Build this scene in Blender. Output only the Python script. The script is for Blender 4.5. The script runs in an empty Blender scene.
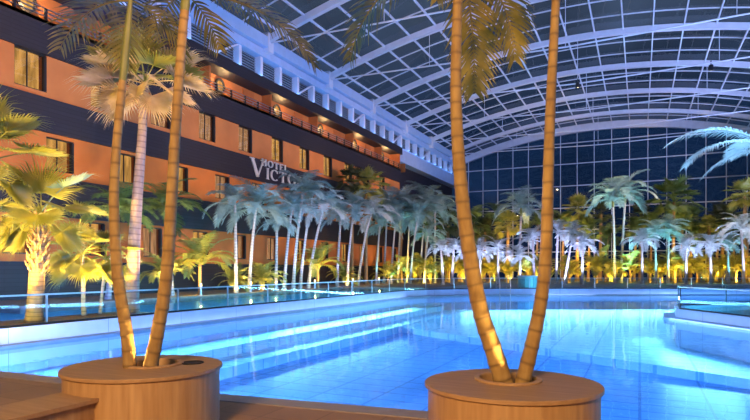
import bpy, math, random
from mathutils import Vector, Matrix

C = bpy.context.scene.collection
PI = math.pi
R = math.radians

# ------------------------------------------------------------------ camera, sky, exposure
F = 560.0                       # focal length in pixels of the 750 x 420 frame
EYE = 1.55                      # eye height over the deck
YAW = R(25.3)                   # hall axis is +Y, the camera looks left of it
HOR = 269.0
sC, cC = math.sin(YAW), math.cos(YAW)
cam = bpy.data.cameras.new('camera')
cam.sensor_width = 36
cam.lens = F / 750 * 36
cam.shift_y = (HOR - 210) / 750
cam.clip_start = 0.05
cam.clip_end = 400
camo = bpy.data.objects.new('camera', cam)
C.objects.link(camo)
camo.location = (0, 0, EYE)
camo.rotation_euler = (PI / 2, 0, YAW)
sc = bpy.context.scene
sc.camera = camo
sc.view_settings.view_transform = 'Standard'
sc.view_settings.look = 'None'
sc.view_settings.gamma = 1
sc.view_settings.use_curve_mapping = False
sc.view_settings.exposure = 0.7
sc.cycles.use_denoising = True
sc.cycles.max_bounces = 8
sc.cycles.transparent_max_bounces = 24
sc.cycles.caustics_reflective = False
sc.cycles.caustics_refractive = False
sc.cycles.sample_clamp_indirect = 4

w = bpy.data.worlds.new('dusk')
sc.world = w
w.use_nodes = True
nt = w.node_tree
bg = nt.nodes['Background']
tc = nt.nodes.new('ShaderNodeTexCoord')
sep = nt.nodes.new('ShaderNodeSeparateXYZ')
nt.links.new(tc.outputs['Generated'], sep.inputs[0])
rmp = nt.nodes.new('ShaderNodeValToRGB')
e = rmp.color_ramp.elements
e[0].position = 0.0
e[0].color = (0.003, 0.008, 0.022, 1)
e[1].position = 0.75
e[1].color = (0.095, 0.125, 0.185, 1)
m1 = rmp.color_ramp.elements.new(0.22)
m1.color = (0.006, 0.018, 0.050, 1)
nt.links.new(sep.outputs['Z'], rmp.inputs[0])
nz = nt.nodes.new('ShaderNodeTexNoise')
nz.inputs['Scale'].default_value = 7
nz.inputs['Detail'].default_value = 4
nt.links.new(tc.outputs['Generated'], nz.inputs['Vector'])
mxw = nt.nodes.new('ShaderNodeMix')
mxw.data_type = 'RGBA'
mxw.blend_type = 'MULTIPLY'
mxw.inputs[0].default_value = 0.8
nt.links.new(rmp.outputs[0], mxw.inputs[6])
mr = nt.nodes.new('ShaderNodeMapRange')
mr.inputs[1].default_value = 0.3
mr.inputs[2].default_value = 0.7
mr.inputs[3].default_value = 0.55
mr.inputs[4].default_value = 1.5
nt.links.new(nz.outputs[0], mr.inputs[0])
nt.links.new(mr.outputs[0], mxw.inputs[7])
nt.links.new(mxw.outputs[2], bg.inputs[0])
bg.inputs[1].default_value = 1.0


def lamp(kind, name, loc, aim, energy, color, size=0.1, spot=90, blend=0.6, sy=None):
    l = bpy.data.lights.new(name, kind)
    l.energy = energy
    l.color = color
    if kind == 'AREA':
        l.size = size
        if sy:
            l.shape = 'RECTANGLE'
            l.size_y = sy
    else:
        l.shadow_soft_size = size
    if kind == 'SPOT':
        l.spot_size = R(spot)
        l.spot_blend = blend
    o = bpy.data.objects.new(name, l)
    C.objects.link(o)
    o.location = loc
    if aim is not None:
        o.rotation_euler = (Vector(aim) - Vector(loc)).to_track_quat('-Z', 'Y').to_euler()
    return o


WARM = (1.0, 0.60, 0.25)
# warm area fill added behind the deck, unseen: it lights planters and trunks
lamp('AREA', 'added_front_fill', (-1.0, -5.0, 5.2), (-2.2, 5, 2.4), 820, (1.0, 0.60, 0.24), 2.5, sy=1.0)
# unseen warm spots added at the right wall to light the hotel evenly
for y, e_ in ((4, 1.0), (16, 1.1), (28, 1.2), (40, 1.3), (50, 1.0)):
    lamp('SPOT', 'added_facade_fill', (12.6, y, 9.0), (-22, y + 2, 7.0), 9500 * e_, (1.0, 0.50, 0.18), 0.2, spot=36, blend=0.7)
# unseen cold spots added at the right wall, washing the roof steel
for i in range(7):
    y = -2 + 10 * i
    lamp('SPOT', 'added_roof_fill', (12.7, y, 9.5), (-7, y + 9, 18.5), 5400, (0.40, 0.50, 1.0), 0.15, spot=110, blend=0.9)
# hidden cold strips added on the hotel cornice to light the clerestory
for i in range(6):
    y = 4 + 12.5 * i
    l = lamp('AREA', 'added_cornice_fill', (-21.98, y, 13.95), (-22.1, y, 15.5), 40, (0.14, 0.42, 1.0), 0.1, sy=12)
    l.data.size, l.data.size_y = 12, 0.3
    l.rotation_euler = (0, PI, PI / 2)


# ------------------------------------------------------------------ helpers
def at(px, d):
    """ground X, Y of picture column px at depth d"""
    u = (px - 375) / F * d
    return (cC * u - sC * d, sC * u + cC * d)


def dX(px, X):
    """depth at which picture column px meets the plane x = X"""
    return -F * X / (cC * (640 - px))


def hz(py, d):
    return EYE + (HOR - py) * d / F


class MB:
    def __init__(self):
        self.v, self.f, self.uv, self.sm = [], [], [], []

    def add(self, vs, fs, uvs=None, smooth=False):
        b = len(self.v)
        self.v += [tuple(p) for p in vs]
        for i, f in enumerate(fs):
            self.f.append([b + k for k in f])
            self.sm.append(smooth)
            self.uv.append(uvs[i] if uvs else [(0, 0)] * len(f))
        return self

    def box(self, x0, x1, y0, y1, z0, z1):
        vs = [(x0, y0, z0), (x1, y0, z0), (x1, y1, z0), (x0, y1, z0), (x0, y0, z1), (x1, y0, z1), (x1, y1, z1), (x0, y1, z1)]
        return self.add(vs, [(0, 3, 2, 1), (4, 5, 6, 7), (0, 1, 5, 4), (1, 2, 6, 5), (2, 3, 7, 6), (3, 0, 4, 7)])

    def bar(self, a, b, w, h, up=(0, 0, 1)):
        a, b = Vector(a), Vector(b)
        t = (b - a).normalized()
        s = t.cross(Vector(up))
        if s.length < 1e-4:
            s = t.cross(Vector((1, 0, 0)))
        s.normalize()
        n = s.cross(t)
        vs = []
        for p in (a, b):
            for i, j in ((-1, -1), (1, -1), (1, 1), (-1, 1)):
                vs.append(p + s * w / 2 * i + n * h / 2 * j)
        return self.add(vs, [(0, 3, 2, 1), (4, 5, 6, 7), (0, 1, 5, 4), (1, 2, 6, 5), (2, 3, 7, 6), (3, 0, 4, 7)])

    def prism(self, pts, z0, z1):
        n = len(pts)
        vs = [(p[0], p[1], z0) for p in pts] + [(p[0], p[1], z1) for p in pts]
        fs = [list(range(n))[::-1], list(range(n, 2 * n))]
        for i in range(n):
            j = (i + 1) % n
            fs.append((i, j, n + j, n + i))
        return self.add(vs, fs)

    def tube(self, pts, rad, n=8, cap=True, vscale=1.0):
        pts = [Vector(p) for p in pts]
        rings, L, vs, fs, uvs = [], 0, [], [], []
        ref = Vector((0.31, 0.95, 0.05)).normalized()
        Ls = [0]
        for i in range(1, len(pts)):
            Ls.append(Ls[-1] + (pts[i] - pts[i - 1]).length)
        for i, p in enumerate(pts):
            t = (pts[min(i + 1, len(pts) - 1)] - pts[max(i - 1, 0)]).normalized()
            a = t.cross(ref).normalized()
            b = t.cross(a)
            r = rad[i] if hasattr(rad, '__len__') else rad
            for k in range(n):
                q = 2 * PI * k / n
                vs.append(p + (a * math.cos(q) + b * math.sin(q)) * r)
        for i in range(len(pts) - 1):
            for k in range(n):
                k2 = (k + 1) % n
                fs.append((i * n + k, i * n + k2, (i + 1) * n + k2, (i + 1) * n + k))
                uvs.append([(k / n, Ls[i] * vscale), ((k + 1) / n, Ls[i] * vscale), ((k + 1) / n, Ls[i + 1] * vscale), (k / n, Ls[i + 1] * vscale)])
        self.add(vs, fs, uvs, True)
        if cap:
            m = len(pts) - 1
            self.add([vs[k] for k in range(n)], [list(range(n))])
            self.add([vs[m * n + k] for k in range(n)], [list(range(n))])
        return self

    def lathe(self, prof, cx, cy, n=48, sx=1, sy=1, rot=0):
        vs, fs = [], []
        for r, z in prof:
            for k in range(n):
                q = 2 * PI * k / n
                x, y = r * math.cos(q) * sx, r * math.sin(q) * sy
                vs.append((cx + x * math.cos(rot) - y * math.sin(rot), cy + x * math.sin(rot) + y * math.cos(rot), z))
        for i in range(len(prof) - 1):
            for k in range(n):
                k2 = (k + 1) % n
                fs.append((i * n + k, i * n + k2, (i + 1) * n + k2, (i + 1) * n + k))
        return self.add(vs, fs)

    def mesh(self, name, mat):
        me = bpy.data.meshes.new(name)
        me.from_pydata(self.v, [], self.f)
        ul = me.uv_layers.new(name='UVMap')
        flat = [c for face in self.uv for uv in face for c in uv]
        ul.data.foreach_set('uv', flat)
        me.polygons.foreach_set('use_smooth', self.sm)
        if mat:
            me.materials.append(mat)
        me.update()
        return me

    def build(self, name, mat, parent=None):
        return inst(name, self.mesh(name, mat), parent)


def inst(name, me, parent=None, loc=(0, 0, 0), rot=(0, 0, 0), scale=1):
    o = bpy.data.objects.new(name, me)
    C.objects.link(o)
    o.location = loc
    o.rotation_euler = rot
    o.scale = (scale,) * 3 if not hasattr(scale, '__len__') else scale
    if parent:
        o.parent = parent
    return o


def tag(o, label=None, cat=None, group=None, kind=None):
    if label:
        o['label'] = label
    if cat:
        o['category'] = cat
    if group:
        o['group'] = group
    if kind:
        o['kind'] = kind
    return o


def thing(name, label, cat, loc=(0, 0, 0), rz=0, group=None, kind=None):
    o = bpy.data.objects.new(name, None)
    C.objects.link(o)
    o.location = loc
    o.rotation_euler = (0, 0, rz)
    return tag(o, label, cat, group, kind)


def setting(name, label, cat):
    return thing(name, label, cat, kind='structure')


ORD = ['first', 'second', 'third', 'fourth', 'fifth', 'sixth', 'seventh', 'eighth', 'ninth', 'tenth', 'eleventh', 'twelfth',
       'thirteenth', 'fourteenth', 'fifteenth', 'sixteenth', 'seventeenth', 'eighteenth', 'nineteenth', 'twentieth',
       'twenty-first', 'twenty-second', 'twenty-third', 'twenty-fourth', 'twenty-fifth', 'twenty-sixth']


# ------------------------------------------------------------------ materials
def mat(name):
    m = bpy.data.materials.new(name)
    m.use_nodes = True
    nt = m.node_tree
    return m, nt, nt.nodes['Principled BSDF'], nt.nodes['Material Output']


def node(nt, t, **kw):
    n = nt.nodes.new(t)
    for k, v in kw.items():
        setattr(n, k, v)
    return n


def ramp(nt, src, stops):
    r = nt.nodes.new('ShaderNodeValToRGB')
    els = r.color_ramp.elements
    els[0].position, els[0].color = stops[0][0], (*stops[0][1], 1)
    els[1].position, els[1].color = stops[-1][0], (*stops[-1][1], 1)
    for p, c in stops[1:-1]:
        q = els.new(p)
        q.color = (*c, 1)
    nt.links.new(src, r.inputs[0])
    return r.outputs[0]


def noise(nt, scale, detail=4, vec=None, stretch=None, coord='Object'):
    n = nt.nodes.new('ShaderNodeTexNoise')
    n.inputs['Scale'].default_value = scale
    n.inputs['Detail'].default_value = detail
    t = nt.nodes.new('ShaderNodeTexCoord')
    src = t.outputs[coord]
    if stretch:
        mp = nt.nodes.new('ShaderNodeMapping')
        mp.inputs['Scale'].default_value = stretch
        nt.links.new(src, mp.inputs[0])
        src = mp.outputs[0]
    nt.links.new(src, n.inputs['Vector'])
    return n.outputs[0]


def bump(nt, p, src, strength, dist=0.02):
    b = nt.nodes.new('ShaderNodeBump')
    b.inputs['Strength'].default_value = strength
    b.inputs['Distance'].default_value = dist
    nt.links.new(src, b.inputs['Height'])
    nt.links.new(b.outputs[0], p.inputs['Normal'])


def simple(name, col, rough=0.5, metal=0, var=0.15, scale=3, spec=0.5, stretch=None):
    m, nt, p, o = mat(name)
    n = noise(nt, scale, 5, stretch=stretch)
    lo = tuple(c * (1 - var) for c in col)
    hi = tuple(min(1, c * (1 + var)) for c in col)
    nt.links.new(ramp(nt, n, [(0.3, lo), (0.7, hi)]), p.inputs['Base Color'])
    p.inputs['Roughness'].default_value = rough
    p.inputs['Metallic'].default_value = metal
    p.inputs['Specular IOR Level'].default_value = spec
    return m


def emit(name, col, strength, var=0.0, scale=2, stretch=None):
    m, nt, p, o = mat(name)
    em = nt.nodes.new('ShaderNodeEmission')
    em.inputs[1].default_value = strength
    if var:
        n = noise(nt, scale, 3, stretch=stretch)
        nt.links.new(ramp(nt, n, [(0.35, tuple(c * (1 - var) for c in col)), (0.65, col)]), em.inputs[0])
    else:
        em.inputs[0].default_value = (*col, 1)
    nt.links.new(em.outputs[0], o.inputs[0])
    return m


def glass(name, tint, refl=1.0, ior=1.45, rough=0.0, wav=0.0, wscale=1.0, base=0.0, gtint=(1, 1, 1)):
    m, nt, p, o = mat(name)
    tr = nt.nodes.new('ShaderNodeBsdfTransparent')
    tr.inputs[0].default_value = (*tint, 1)
    gl = nt.nodes.new('ShaderNodeBsdfGlossy')
    gl.inputs['Roughness'].default_value = rough
    gl.inputs[0].default_value = (*gtint, 1)
    fr = nt.nodes.new('ShaderNodeFresnel')
    # the Fresnel node inverts the index on back faces; undo that so a thin pane reflects the same from both sides
    gm = nt.nodes.new('ShaderNodeNewGeometry')
    im = nt.nodes.new('ShaderNodeMapRange')
    im.inputs[3].default_value = ior
    im.inputs[4].default_value = 1 / ior
    nt.links.new(gm.outputs['Backfacing'], im.inputs[0])
    nt.links.new(im.outputs[0], fr.inputs[0])
    if wav:
        n = noise(nt, wscale, 2, coord='Object')
        b = nt.nodes.new('ShaderNodeBump')
        b.inputs['Strength'].default_value = wav
        b.inputs['Distance'].default_value = 0.05
        nt.links.new(n, b.inputs['Height'])
        nt.links.new(b.outputs[0], gl.inputs['Normal'])
    ma = nt.nodes.new('ShaderNodeMath')
    ma.operation = 'MULTIPLY_ADD'
    ma.inputs[1].default_value = refl
    ma.inputs[2].default_value = base
    ma.use_clamp = True
    nt.links.new(fr.outputs[0], ma.inputs[0])
    mx = nt.nodes.new('ShaderNodeMixShader')
    nt.links.new(ma.outputs[0], mx.inputs[0])
    nt.links.new(tr.outputs[0], mx.inputs[1])
    nt.links.new(gl.outputs[0], mx.inputs[2])
    nt.links.new(mx.outputs[0], o.inputs[0])
    return m


def leaf(name, c1, c2, trans=0.35, scale=2.5):
    m, nt, p, o = mat(name)
    n = noise(nt, scale, 3)
    col = ramp(nt, n, [(0.3, c1), (0.7, c2)])
    nt.links.new(col, p.inputs['Base Color'])
    p.inputs['Roughness'].default_value = 0.5
    tl = nt.nodes.new('ShaderNodeBsdfTranslucent')
    nt.links.new(col, tl.inputs[0])
    mx = nt.nodes.new('ShaderNodeMixShader')
    mx.inputs[0].default_value = trans
    nt.links.new(p.outputs[0], mx.inputs[1])
    nt.links.new(tl.outputs[0], mx.inputs[2])
    nt.links.new(mx.outputs[0], o.inputs[0])
    return m


def ringed(name, c1, c2, cr, period=0.13):
    """palm bark with leaf-scar rings along the V of the UV map (metres)"""
    m, nt, p, o = mat(name)
    uv = nt.nodes.new('ShaderNodeUVMap')
    sp = nt.nodes.new('ShaderNodeSeparateXYZ')
    nt.links.new(uv.outputs[0], sp.inputs[0])
    nn = noise(nt, 3, 3)
    a1 = node(nt, 'ShaderNodeMath', operation='MULTIPLY_ADD')
    nt.links.new(nn, a1.inputs[0])
    a1.inputs[1].default_value = 0.05
    nt.links.new(sp.outputs['Y'], a1.inputs[2])
    md = node(nt, 'ShaderNodeMath', operation='MODULO')
    nt.links.new(a1.outputs[0], md.inputs[0])
    md.inputs[1].default_value = period
    dv = node(nt, 'ShaderNodeMath', operation='DIVIDE')
    nt.links.new(md.outputs[0], dv.inputs[0])
    dv.inputs[1].default_value = period
    n2 = noise(nt, 14, 5, stretch=(1, 1, 0.35))
    body = ramp(nt, n2, [(0.3, c1), (0.7, c2)])
    ringm = ramp(nt, dv.outputs[0], [(0.0, (1, 1, 1)), (0.12, (0.2, 0.2, 0.2)), (0.25, (0, 0, 0)), (0.85, (0, 0, 0)), (1.0, (0.8, 0.8, 0.8))])
    mx = node(nt, 'ShaderNodeMix', data_type='RGBA')
    nt.links.new(ringm, mx.inputs[0])
    nt.links.new(body, mx.inputs[6])
    mx.inputs[7].default_value = (*cr, 1)
    nt.links.new(mx.outputs[2], p.inputs['Base Color'])
    p.inputs['Roughness'].default_value = 0.75
    bump(nt, p, n2, 0.5, 0.01)
    return m


def tiles(name, c1, c2, mortar, sx, sy, msize=0.02, rough=0.4, off=0.0, bumpy=0.0, plane='XY'):
    m, nt, p, o = mat(name)
    t = nt.nodes.new('ShaderNodeTexCoord')
    s1 = nt.nodes.new('ShaderNodeSeparateXYZ')
    mp = nt.nodes.new('ShaderNodeCombineXYZ')
    nt.links.new(t.outputs['Object'], s1.inputs[0])
    nt.links.new(s1.outputs[plane[0]], mp.inputs['X'])
    nt.links.new(s1.outputs[plane[1]], mp.inputs['Y'])
    b = nt.nodes.new('ShaderNodeTexBrick')
    b.offset = off
    b.inputs['Color1'].default_value = (*c1, 1)
    b.inputs['Color2'].default_value = (*c2, 1)
    b.inputs['Mortar'].default_value = (*mortar, 1)
    b.inputs['Scale'].default_value = 1
    b.inputs['Mortar Size'].default_value = msize
    b.inputs['Brick Width'].default_value = sx
    b.inputs['Row Height'].default_value = sy
    nt.links.new(mp.outputs[0], b.inputs['Vector'])
    n = noise(nt, 2.5, 4)
    mx = node(nt, 'ShaderNodeMix', data_type='RGBA', blend_type='MULTIPLY')
    mx.inputs[0].default_value = 0.5
    nt.links.new(b.outputs[0], mx.inputs[6])
    nt.links.new(ramp(nt, n, [(0.3, (0.75, 0.75, 0.75)), (0.7, (1, 1, 1))]), mx.inputs[7])
    nt.links.new(mx.outputs[2], p.inputs['Base Color'])
    p.inputs['Roughness'].default_value = rough
    if bumpy:
        bump(nt, p, b.outputs['Fac'], -bumpy, 0.01)
    return m


def veneer(name, c1, c2, axis='Z'):
    st = {'Z': (6, 6, 0.5), 'X': (0.6, 8, 8), 'Y': (8, 0.6, 8)}[axis]
    m, nt, p, o = mat(name)
    n = noise(nt, 3.0, 6, stretch=st)
    nt.links.new(ramp(nt, n, [(0.3, c1), (0.7, c2)]), p.inputs['Base Color'])
    p.inputs['Roughness'].default_value = 0.5
    return m


M = {}
M['veneer'] = veneer('wood_veneer', (0.36, 0.20, 0.09), (0.50, 0.31, 0.15), 'Z')
M['top'] = veneer('planter_top', (0.33, 0.19, 0.09), (0.42, 0.25, 0.125), 'X')
M['soil'] = simple('soil', (0.03, 0.02, 0.012), 0.95, 0, 0.5, 30)
M['deck'] = tiles('deck_tile', (0.34, 0.19, 0.10), (0.40, 0.225, 0.125), (0.20, 0.12, 0.07), 0.6, 0.6, 0.006, 0.55)
M['edge'] = simple('edge_stone', (0.34, 0.28, 0.27), 0.45, 0, 0.1, 6)
M['sand'] = simple('sand_bed', (0.36, 0.23, 0.16), 0.9, 0, 0.2, 5)
M['stone'] = simple('grey_stone', (0.22, 0.24, 0.28), 0.5, 0, 0.1, 3)
M['navy'] = tiles('navy_cladding', (0.011, 0.010, 0.017), (0.016, 0.014, 0.023), (0.004, 0.004, 0.007), 3.0, 0.17, 0.012, 0.6, 0.5, 0.6, 'YZ')
M['plaster'] = simple('orange_plaster', (0.47, 0.165, 0.046), 0.85, 0, 0.14, 0.7, 0.3)
M['plaster_warm_lit'] = simple('warm_lit_plaster', (0.47, 0.15, 0.032), 0.85, 0, 0.14, 0.7, 0.3)  # same plaster, coloured deeper to carry the warm light on this storey
M['plaster_deep'] = simple('rust_plaster', (0.40, 0.13, 0.035), 0.85, 0, 0.14, 0.7, 0.3)
M['black'] = simple('black_frame', (0.008, 0.008, 0.010), 0.5)
M['steel'] = simple('white_steel', (0.62, 0.62, 0.72), 0.45, 0, 0.06, 2)
M['steel_blue'] = simple('pale_blue_steel', (0.36, 0.48, 0.70), 0.45, 0, 0.06, 2)
M['metal'] = simple('brushed_steel', (0.55, 0.56, 0.60), 0.3, 1.0, 0.05, 8)
M['dark_metal'] = simple('dark_metal', (0.02, 0.022, 0.03), 0.4, 0.5)
M['poolwall'] = tiles('pool_wall', (0.42, 0.52, 0.72), (0.45, 0.55, 0.75), (0.20, 0.28, 0.45), 2.4, 2.4, 0.008, 0.4, plane='YZ')
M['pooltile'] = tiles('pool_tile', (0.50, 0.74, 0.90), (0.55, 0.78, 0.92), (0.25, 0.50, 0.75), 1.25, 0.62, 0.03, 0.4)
M['deeptile'] = tiles('depth_tinted_tile', (0.20, 0.42, 0.85), (0.23, 0.46, 0.90), (0.08, 0.22, 0.55), 1.25, 0.62, 0.03, 0.4)  # pool tile darkened to stand in for light lost in deeper water
M['teal'] = tiles('teal_tile', (0.20, 0.55, 0.62), (0.25, 0.60, 0.66), (0.1, 0.3, 0.4), 0.6, 0.6, 0.02, 0.4)
M['roofglass'] = glass('roof_glass', (0.62, 0.66, 0.70), 0.35, 1.45, 0.03, 0.2, 0.35, 0.01)
M['gableglass'] = glass('gable_glass', (0.55, 0.65, 0.75), 0.8, 1.45, 0.03, 0.35, 0.5, 0.0)
M['railglass'] = glass('rail_glass', (0.82, 0.91, 0.96), 0.35, 1.45, 0.0, 0.0)
M['windowglass'] = glass('window_glass', (0.85, 0.85, 0.85), 0.6)
M['water'] = glass('pool_water', (0.58, 0.82, 0.97), 0.75, 1.33, 0.015, 0.06, 3.0, 0.0, (0.9, 0.95, 1))
M['basinwater'] = glass('basin_water', (0.60, 0.85, 0.97), 0.45, 1.33, 0.03, 0.1, 3.0, 0.0, (0.9, 0.95, 1))
M['curtain'] = emit('lit_curtain', (1.0, 0.50, 0.12), 0.62, 0.6, 1.5, (1, 3, 0.6))
M['curtain_dim'] = emit('dim_curtain', (0.90, 0.45, 0.20), 0.55, 0.6, 2.0, (1, 8, 0.6))
M['bulb'] = emit('lamp_glow', (1.0, 0.70, 0.30), 6)
M['coolbulb'] = emit('cool_lamp_glow', (0.75, 0.88, 1.0), 8)
M['letters'] = simple('sign_letter', (0.62, 0.58, 0.50), 0.4, 0.0)
M['leaf'] = leaf('green_leaf', (0.07, 0.12, 0.025), (0.15, 0.20, 0.05))
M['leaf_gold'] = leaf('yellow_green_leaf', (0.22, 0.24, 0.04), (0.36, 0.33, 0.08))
M['leaf_cold_lit'] = leaf('cold_lit_leaf', (0.36, 0.42, 0.42), (0.55, 0.60, 0.60))  # green leaf paled so its colour carries the cold white light
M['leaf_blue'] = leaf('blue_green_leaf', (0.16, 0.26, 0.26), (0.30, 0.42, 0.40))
M['leaf_dry'] = leaf('dry_leaf', (0.42, 0.30, 0.10), (0.62, 0.47, 0.28))
M['leaf_dark'] = leaf('dark_leaf', (0.03, 0.045, 0.015), (0.07, 0.08, 0.03))
M['leaf_front'] = leaf('front_leaf', (0.05, 0.07, 0.015), (0.34, 0.25, 0.04), 0.3, 5.0)  # gold end of the ramp puts warm light into the frond colour
M['trunk_front'] = ringed('ringed_bark', (0.26, 0.15, 0.045), (0.42, 0.27, 0.09), (0.17, 0.10, 0.04), 0.14)
M['trunk_pale'] = ringed('pale_bark', (0.36, 0.32, 0.30), (0.50, 0.45, 0.42), (0.20, 0.17, 0.16), 0.16)
M['trunk_brown'] = ringed('brown_bark', (0.22, 0.13, 0.06), (0.36, 0.22, 0.10), (0.10, 0.06, 0.03), 0.10)
M['trunk_rose'] = ringed('rosy_bark', (0.24, 0.17, 0.14), (0.34, 0.25, 0.20), (0.13, 0.09, 0.08), 0.16)
M['shaft'] = simple('green_crownshaft', (0.16, 0.17, 0.04), 0.45, 0, 0.25, 4)

# ------------------------------------------------------------------ hall shell: roof
XL, XR, YB, YG = -22.0, 13.4, -3.0, 73.8


def arch(x):
    return 19.5 - 3.0 * ((x + 4.3) / 17.7) ** 2


XS = [XL + (XR - XL) * i / 36 for i in range(37)]


def sweep_arch(mb, y, w, h, dz=0.0):
    """box section swept along the roof arch at hall station y"""
    vs, fs = [], []
    for x in XS:
        z = arch(x) + dz
        vs += [(x, y - w / 2, z - h), (x, y + w / 2, z - h), (x, y + w / 2, z), (x, y - w / 2, z)]
    for i in range(len(XS) - 1):
        a, b = i * 4, i * 4 + 4
        for k in range(4):
            k2 = (k + 1) % 4
            fs.append((a + k, a + k2, b + k2, b + k))
    fs += [(0, 1, 2, 3), tuple(len(vs) - 4 + k for k in (3, 2, 1, 0))]
    mb.add(vs, fs)
    return mb


ceiling = setting('ceiling', 'arched glass roof on pale steel ribs over the pool hall', 'roof')
ribs_y = [6.4 + 7.8 * i for i in range(9)]
for y in ribs_y:
    sweep_arch(MB(), y, 0.32, 0.42, -0.03).build('rib', M['steel'], ceiling)
    MB().tube([(XL + 0.3, y, arch(XL) - 0.35), (-4.3, y, arch(XL) - 0.75), (XR - 0.3, y, arch(XR) - 0.35)], 0.055, 6).build('tie_rod', M['steel'], ceiling)
    hm = MB()
    for x in (-13.5, -4.3, 5.0):
        f = abs(x + 4.3) / 17.7
        hm.tube([(x, y, arch(XL) - 0.75 + 0.4 * f), (x, y, arch(x) - 0.5)], 0.022, 5)
    hm.build('hanger', M['steel'], ceiling)
gb = [y + 2.6 * k for y in [-1.4] + ribs_y for k in (1, 2) if y + 2.6 * k < YG]
for y in gb:
    sweep_arch(MB(), y, 0.06, 0.08, -0.01).build('glazing_bar', M['steel'], ceiling)
x = XL + 1.1
while x < XR:
    MB().bar((x, YB, arch(x) - 0.08), (x, YG, arch(x) - 0.08), 0.09, 0.14).build('purlin', M['steel'], ceiling)
    x += 1.98
g = MB()
vs = []
for x in XS:
    vs += [(x, YB, arch(x) + 0.02), (x, YG, arch(x) + 0.02)]
g.add(vs, [(2 * i, 2 * i + 2, 2 * i + 3, 2 * i + 1) for i in range(36)], smooth=True)
g.build('roof_glazing', M['roofglass'], ceiling)

# gable end
far = setting('wall_far', 'tall dark glazed gable wall at the far end of the hall', 'wall')
sweep_arch(MB(), YG, 0.5, 0.9, 0.0).build('gable_arch', M['steel'], far)
x = XL + 1.1
while x < XR:
    MB().box(x - 0.035, x + 0.035, YG - 0.12, YG + 0.12, 0.33, arch(x) - 0.5).build('mullion', M['steel'], far)
    x += 1.98
for z in (3.7, 6.45, 9.2, 11.95, 14.7, 17.3):
    x0, x1 = XL, XR
    if z > 16.5:
        hw = 17.7 * math.sqrt((19.5 - z) / 3.0)
        x0, x1 = -4.3 - hw, -4.3 + hw
    MB().box(x0, x1, YG - 0.09, YG + 0.09, z - 0.05, z + 0.05).build('transom', M['steel'], far)
g = MB()
vs = []
for x in XS:
    vs += [(x, YG + 0.02, 0.33), (x, YG + 0.02, arch(x) - 0.3)]
g.add(vs, [(2 * i, 2 * i + 2, 2 * i + 3, 2 * i + 1) for i in range(36)])
g.build('gable_glazing', M['gableglass'], far)

# right side of the hall
rw = setting('wall_right', 'glazed right side wall of the hall', 'wall')
g = MB()
for i in range(11):
    y = -1.4 + 7.8 * i
    if y < YG:
        g.box(XR - 0.2, XR + 0.2, y - 0.17, y + 0.17, 0, arch(XR))
g.build('column', M['steel'], rw)
MB().box(XR - 0.35, XR + 0.35, YB, YG, arch(XR) - 0.5, arch(XR) + 0.1).build('gutter_beam', M['steel'], rw)
MB().box(XR + 0.0, XR + 0.03, YB, YG, 0.0, arch(XR) - 0.5).build('side_glazing', M['gableglass'], rw)

# clerestory and gutter beam above the hotel
cl = setting('trim_1', 'pale blue clerestory strip with posts and gutter beam above the hotel', 'clerestory')
MB().box(XL - 0.75, XL + 0.45, YB, YG, 15.75, 16.45).build('gutter_beam', M['steel_blue'], cl)
MB().box(XL - 0.75, XL + 0.15, YB, YG, 15.20, 15.70).build('fascia', M['steel_blue'], cl)
MB().box(XL - 0.5, XL - 0.15, YB, YG, 13.88, 14.02).build('sill', M['steel_blue'], cl)
y = YB + 0.5
k = 0
while y < YG:
    MB().box(XL - 0.45, XL + 0.02, y - 0.13, y + 0.13, 14.02, 15.22).build('post', M['steel'], cl)
    if k % 4 == 1:
        MB().bar((XL - 0.1, y + 0.2, 14.1), (XL - 0.1, y + 2.0, 15.2), 0.10, 0.16, (1, 0, 0)).build('brace', M['steel'], cl)
    y += 2.13
    k += 1
MB().box(XL - 0.52, XL - 0.47, YB, YG, 14.0, 15.3).build('clerestory_glass', M['dark_metal'], cl)
lv = MB()
for i in range(7):
    z = 14.1 + i * 0.165
    lv.box(XL - 0.47, XL - 0.38, YB, YG, z, z + 0.04)
lv.build('louvre', M['stone'], cl)
for y in ribs_y:
    MB().box(XL - 0.35, XL + 0.5, y - 0.28, y + 0.28, 15.5, 16.75).build('rib_shoe', M['steel'], cl)

# ------------------------------------------------------------------ the hotel front
HE = 52.4           # far end of the hotel
YH = -1.0
wl = setting('wall_left', 'hotel front in orange plaster and dark navy boarded bands', 'wall')


def navy(z0, z1, x=XL + 0.12, y1=HE):
    MB().box(XL - 1.2, x, YH, y1, z0, z1).build('navy_band', M['navy'], wl)


navy(0.0, 1.85, XL - 0.3)
navy(3.73, 5.35)
navy(7.15, 8.55)
navy(10.30, 11.70)
navy(13.2, 13.9, XL + 0.14, HE + 0.4)
nwin = [0]


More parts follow.
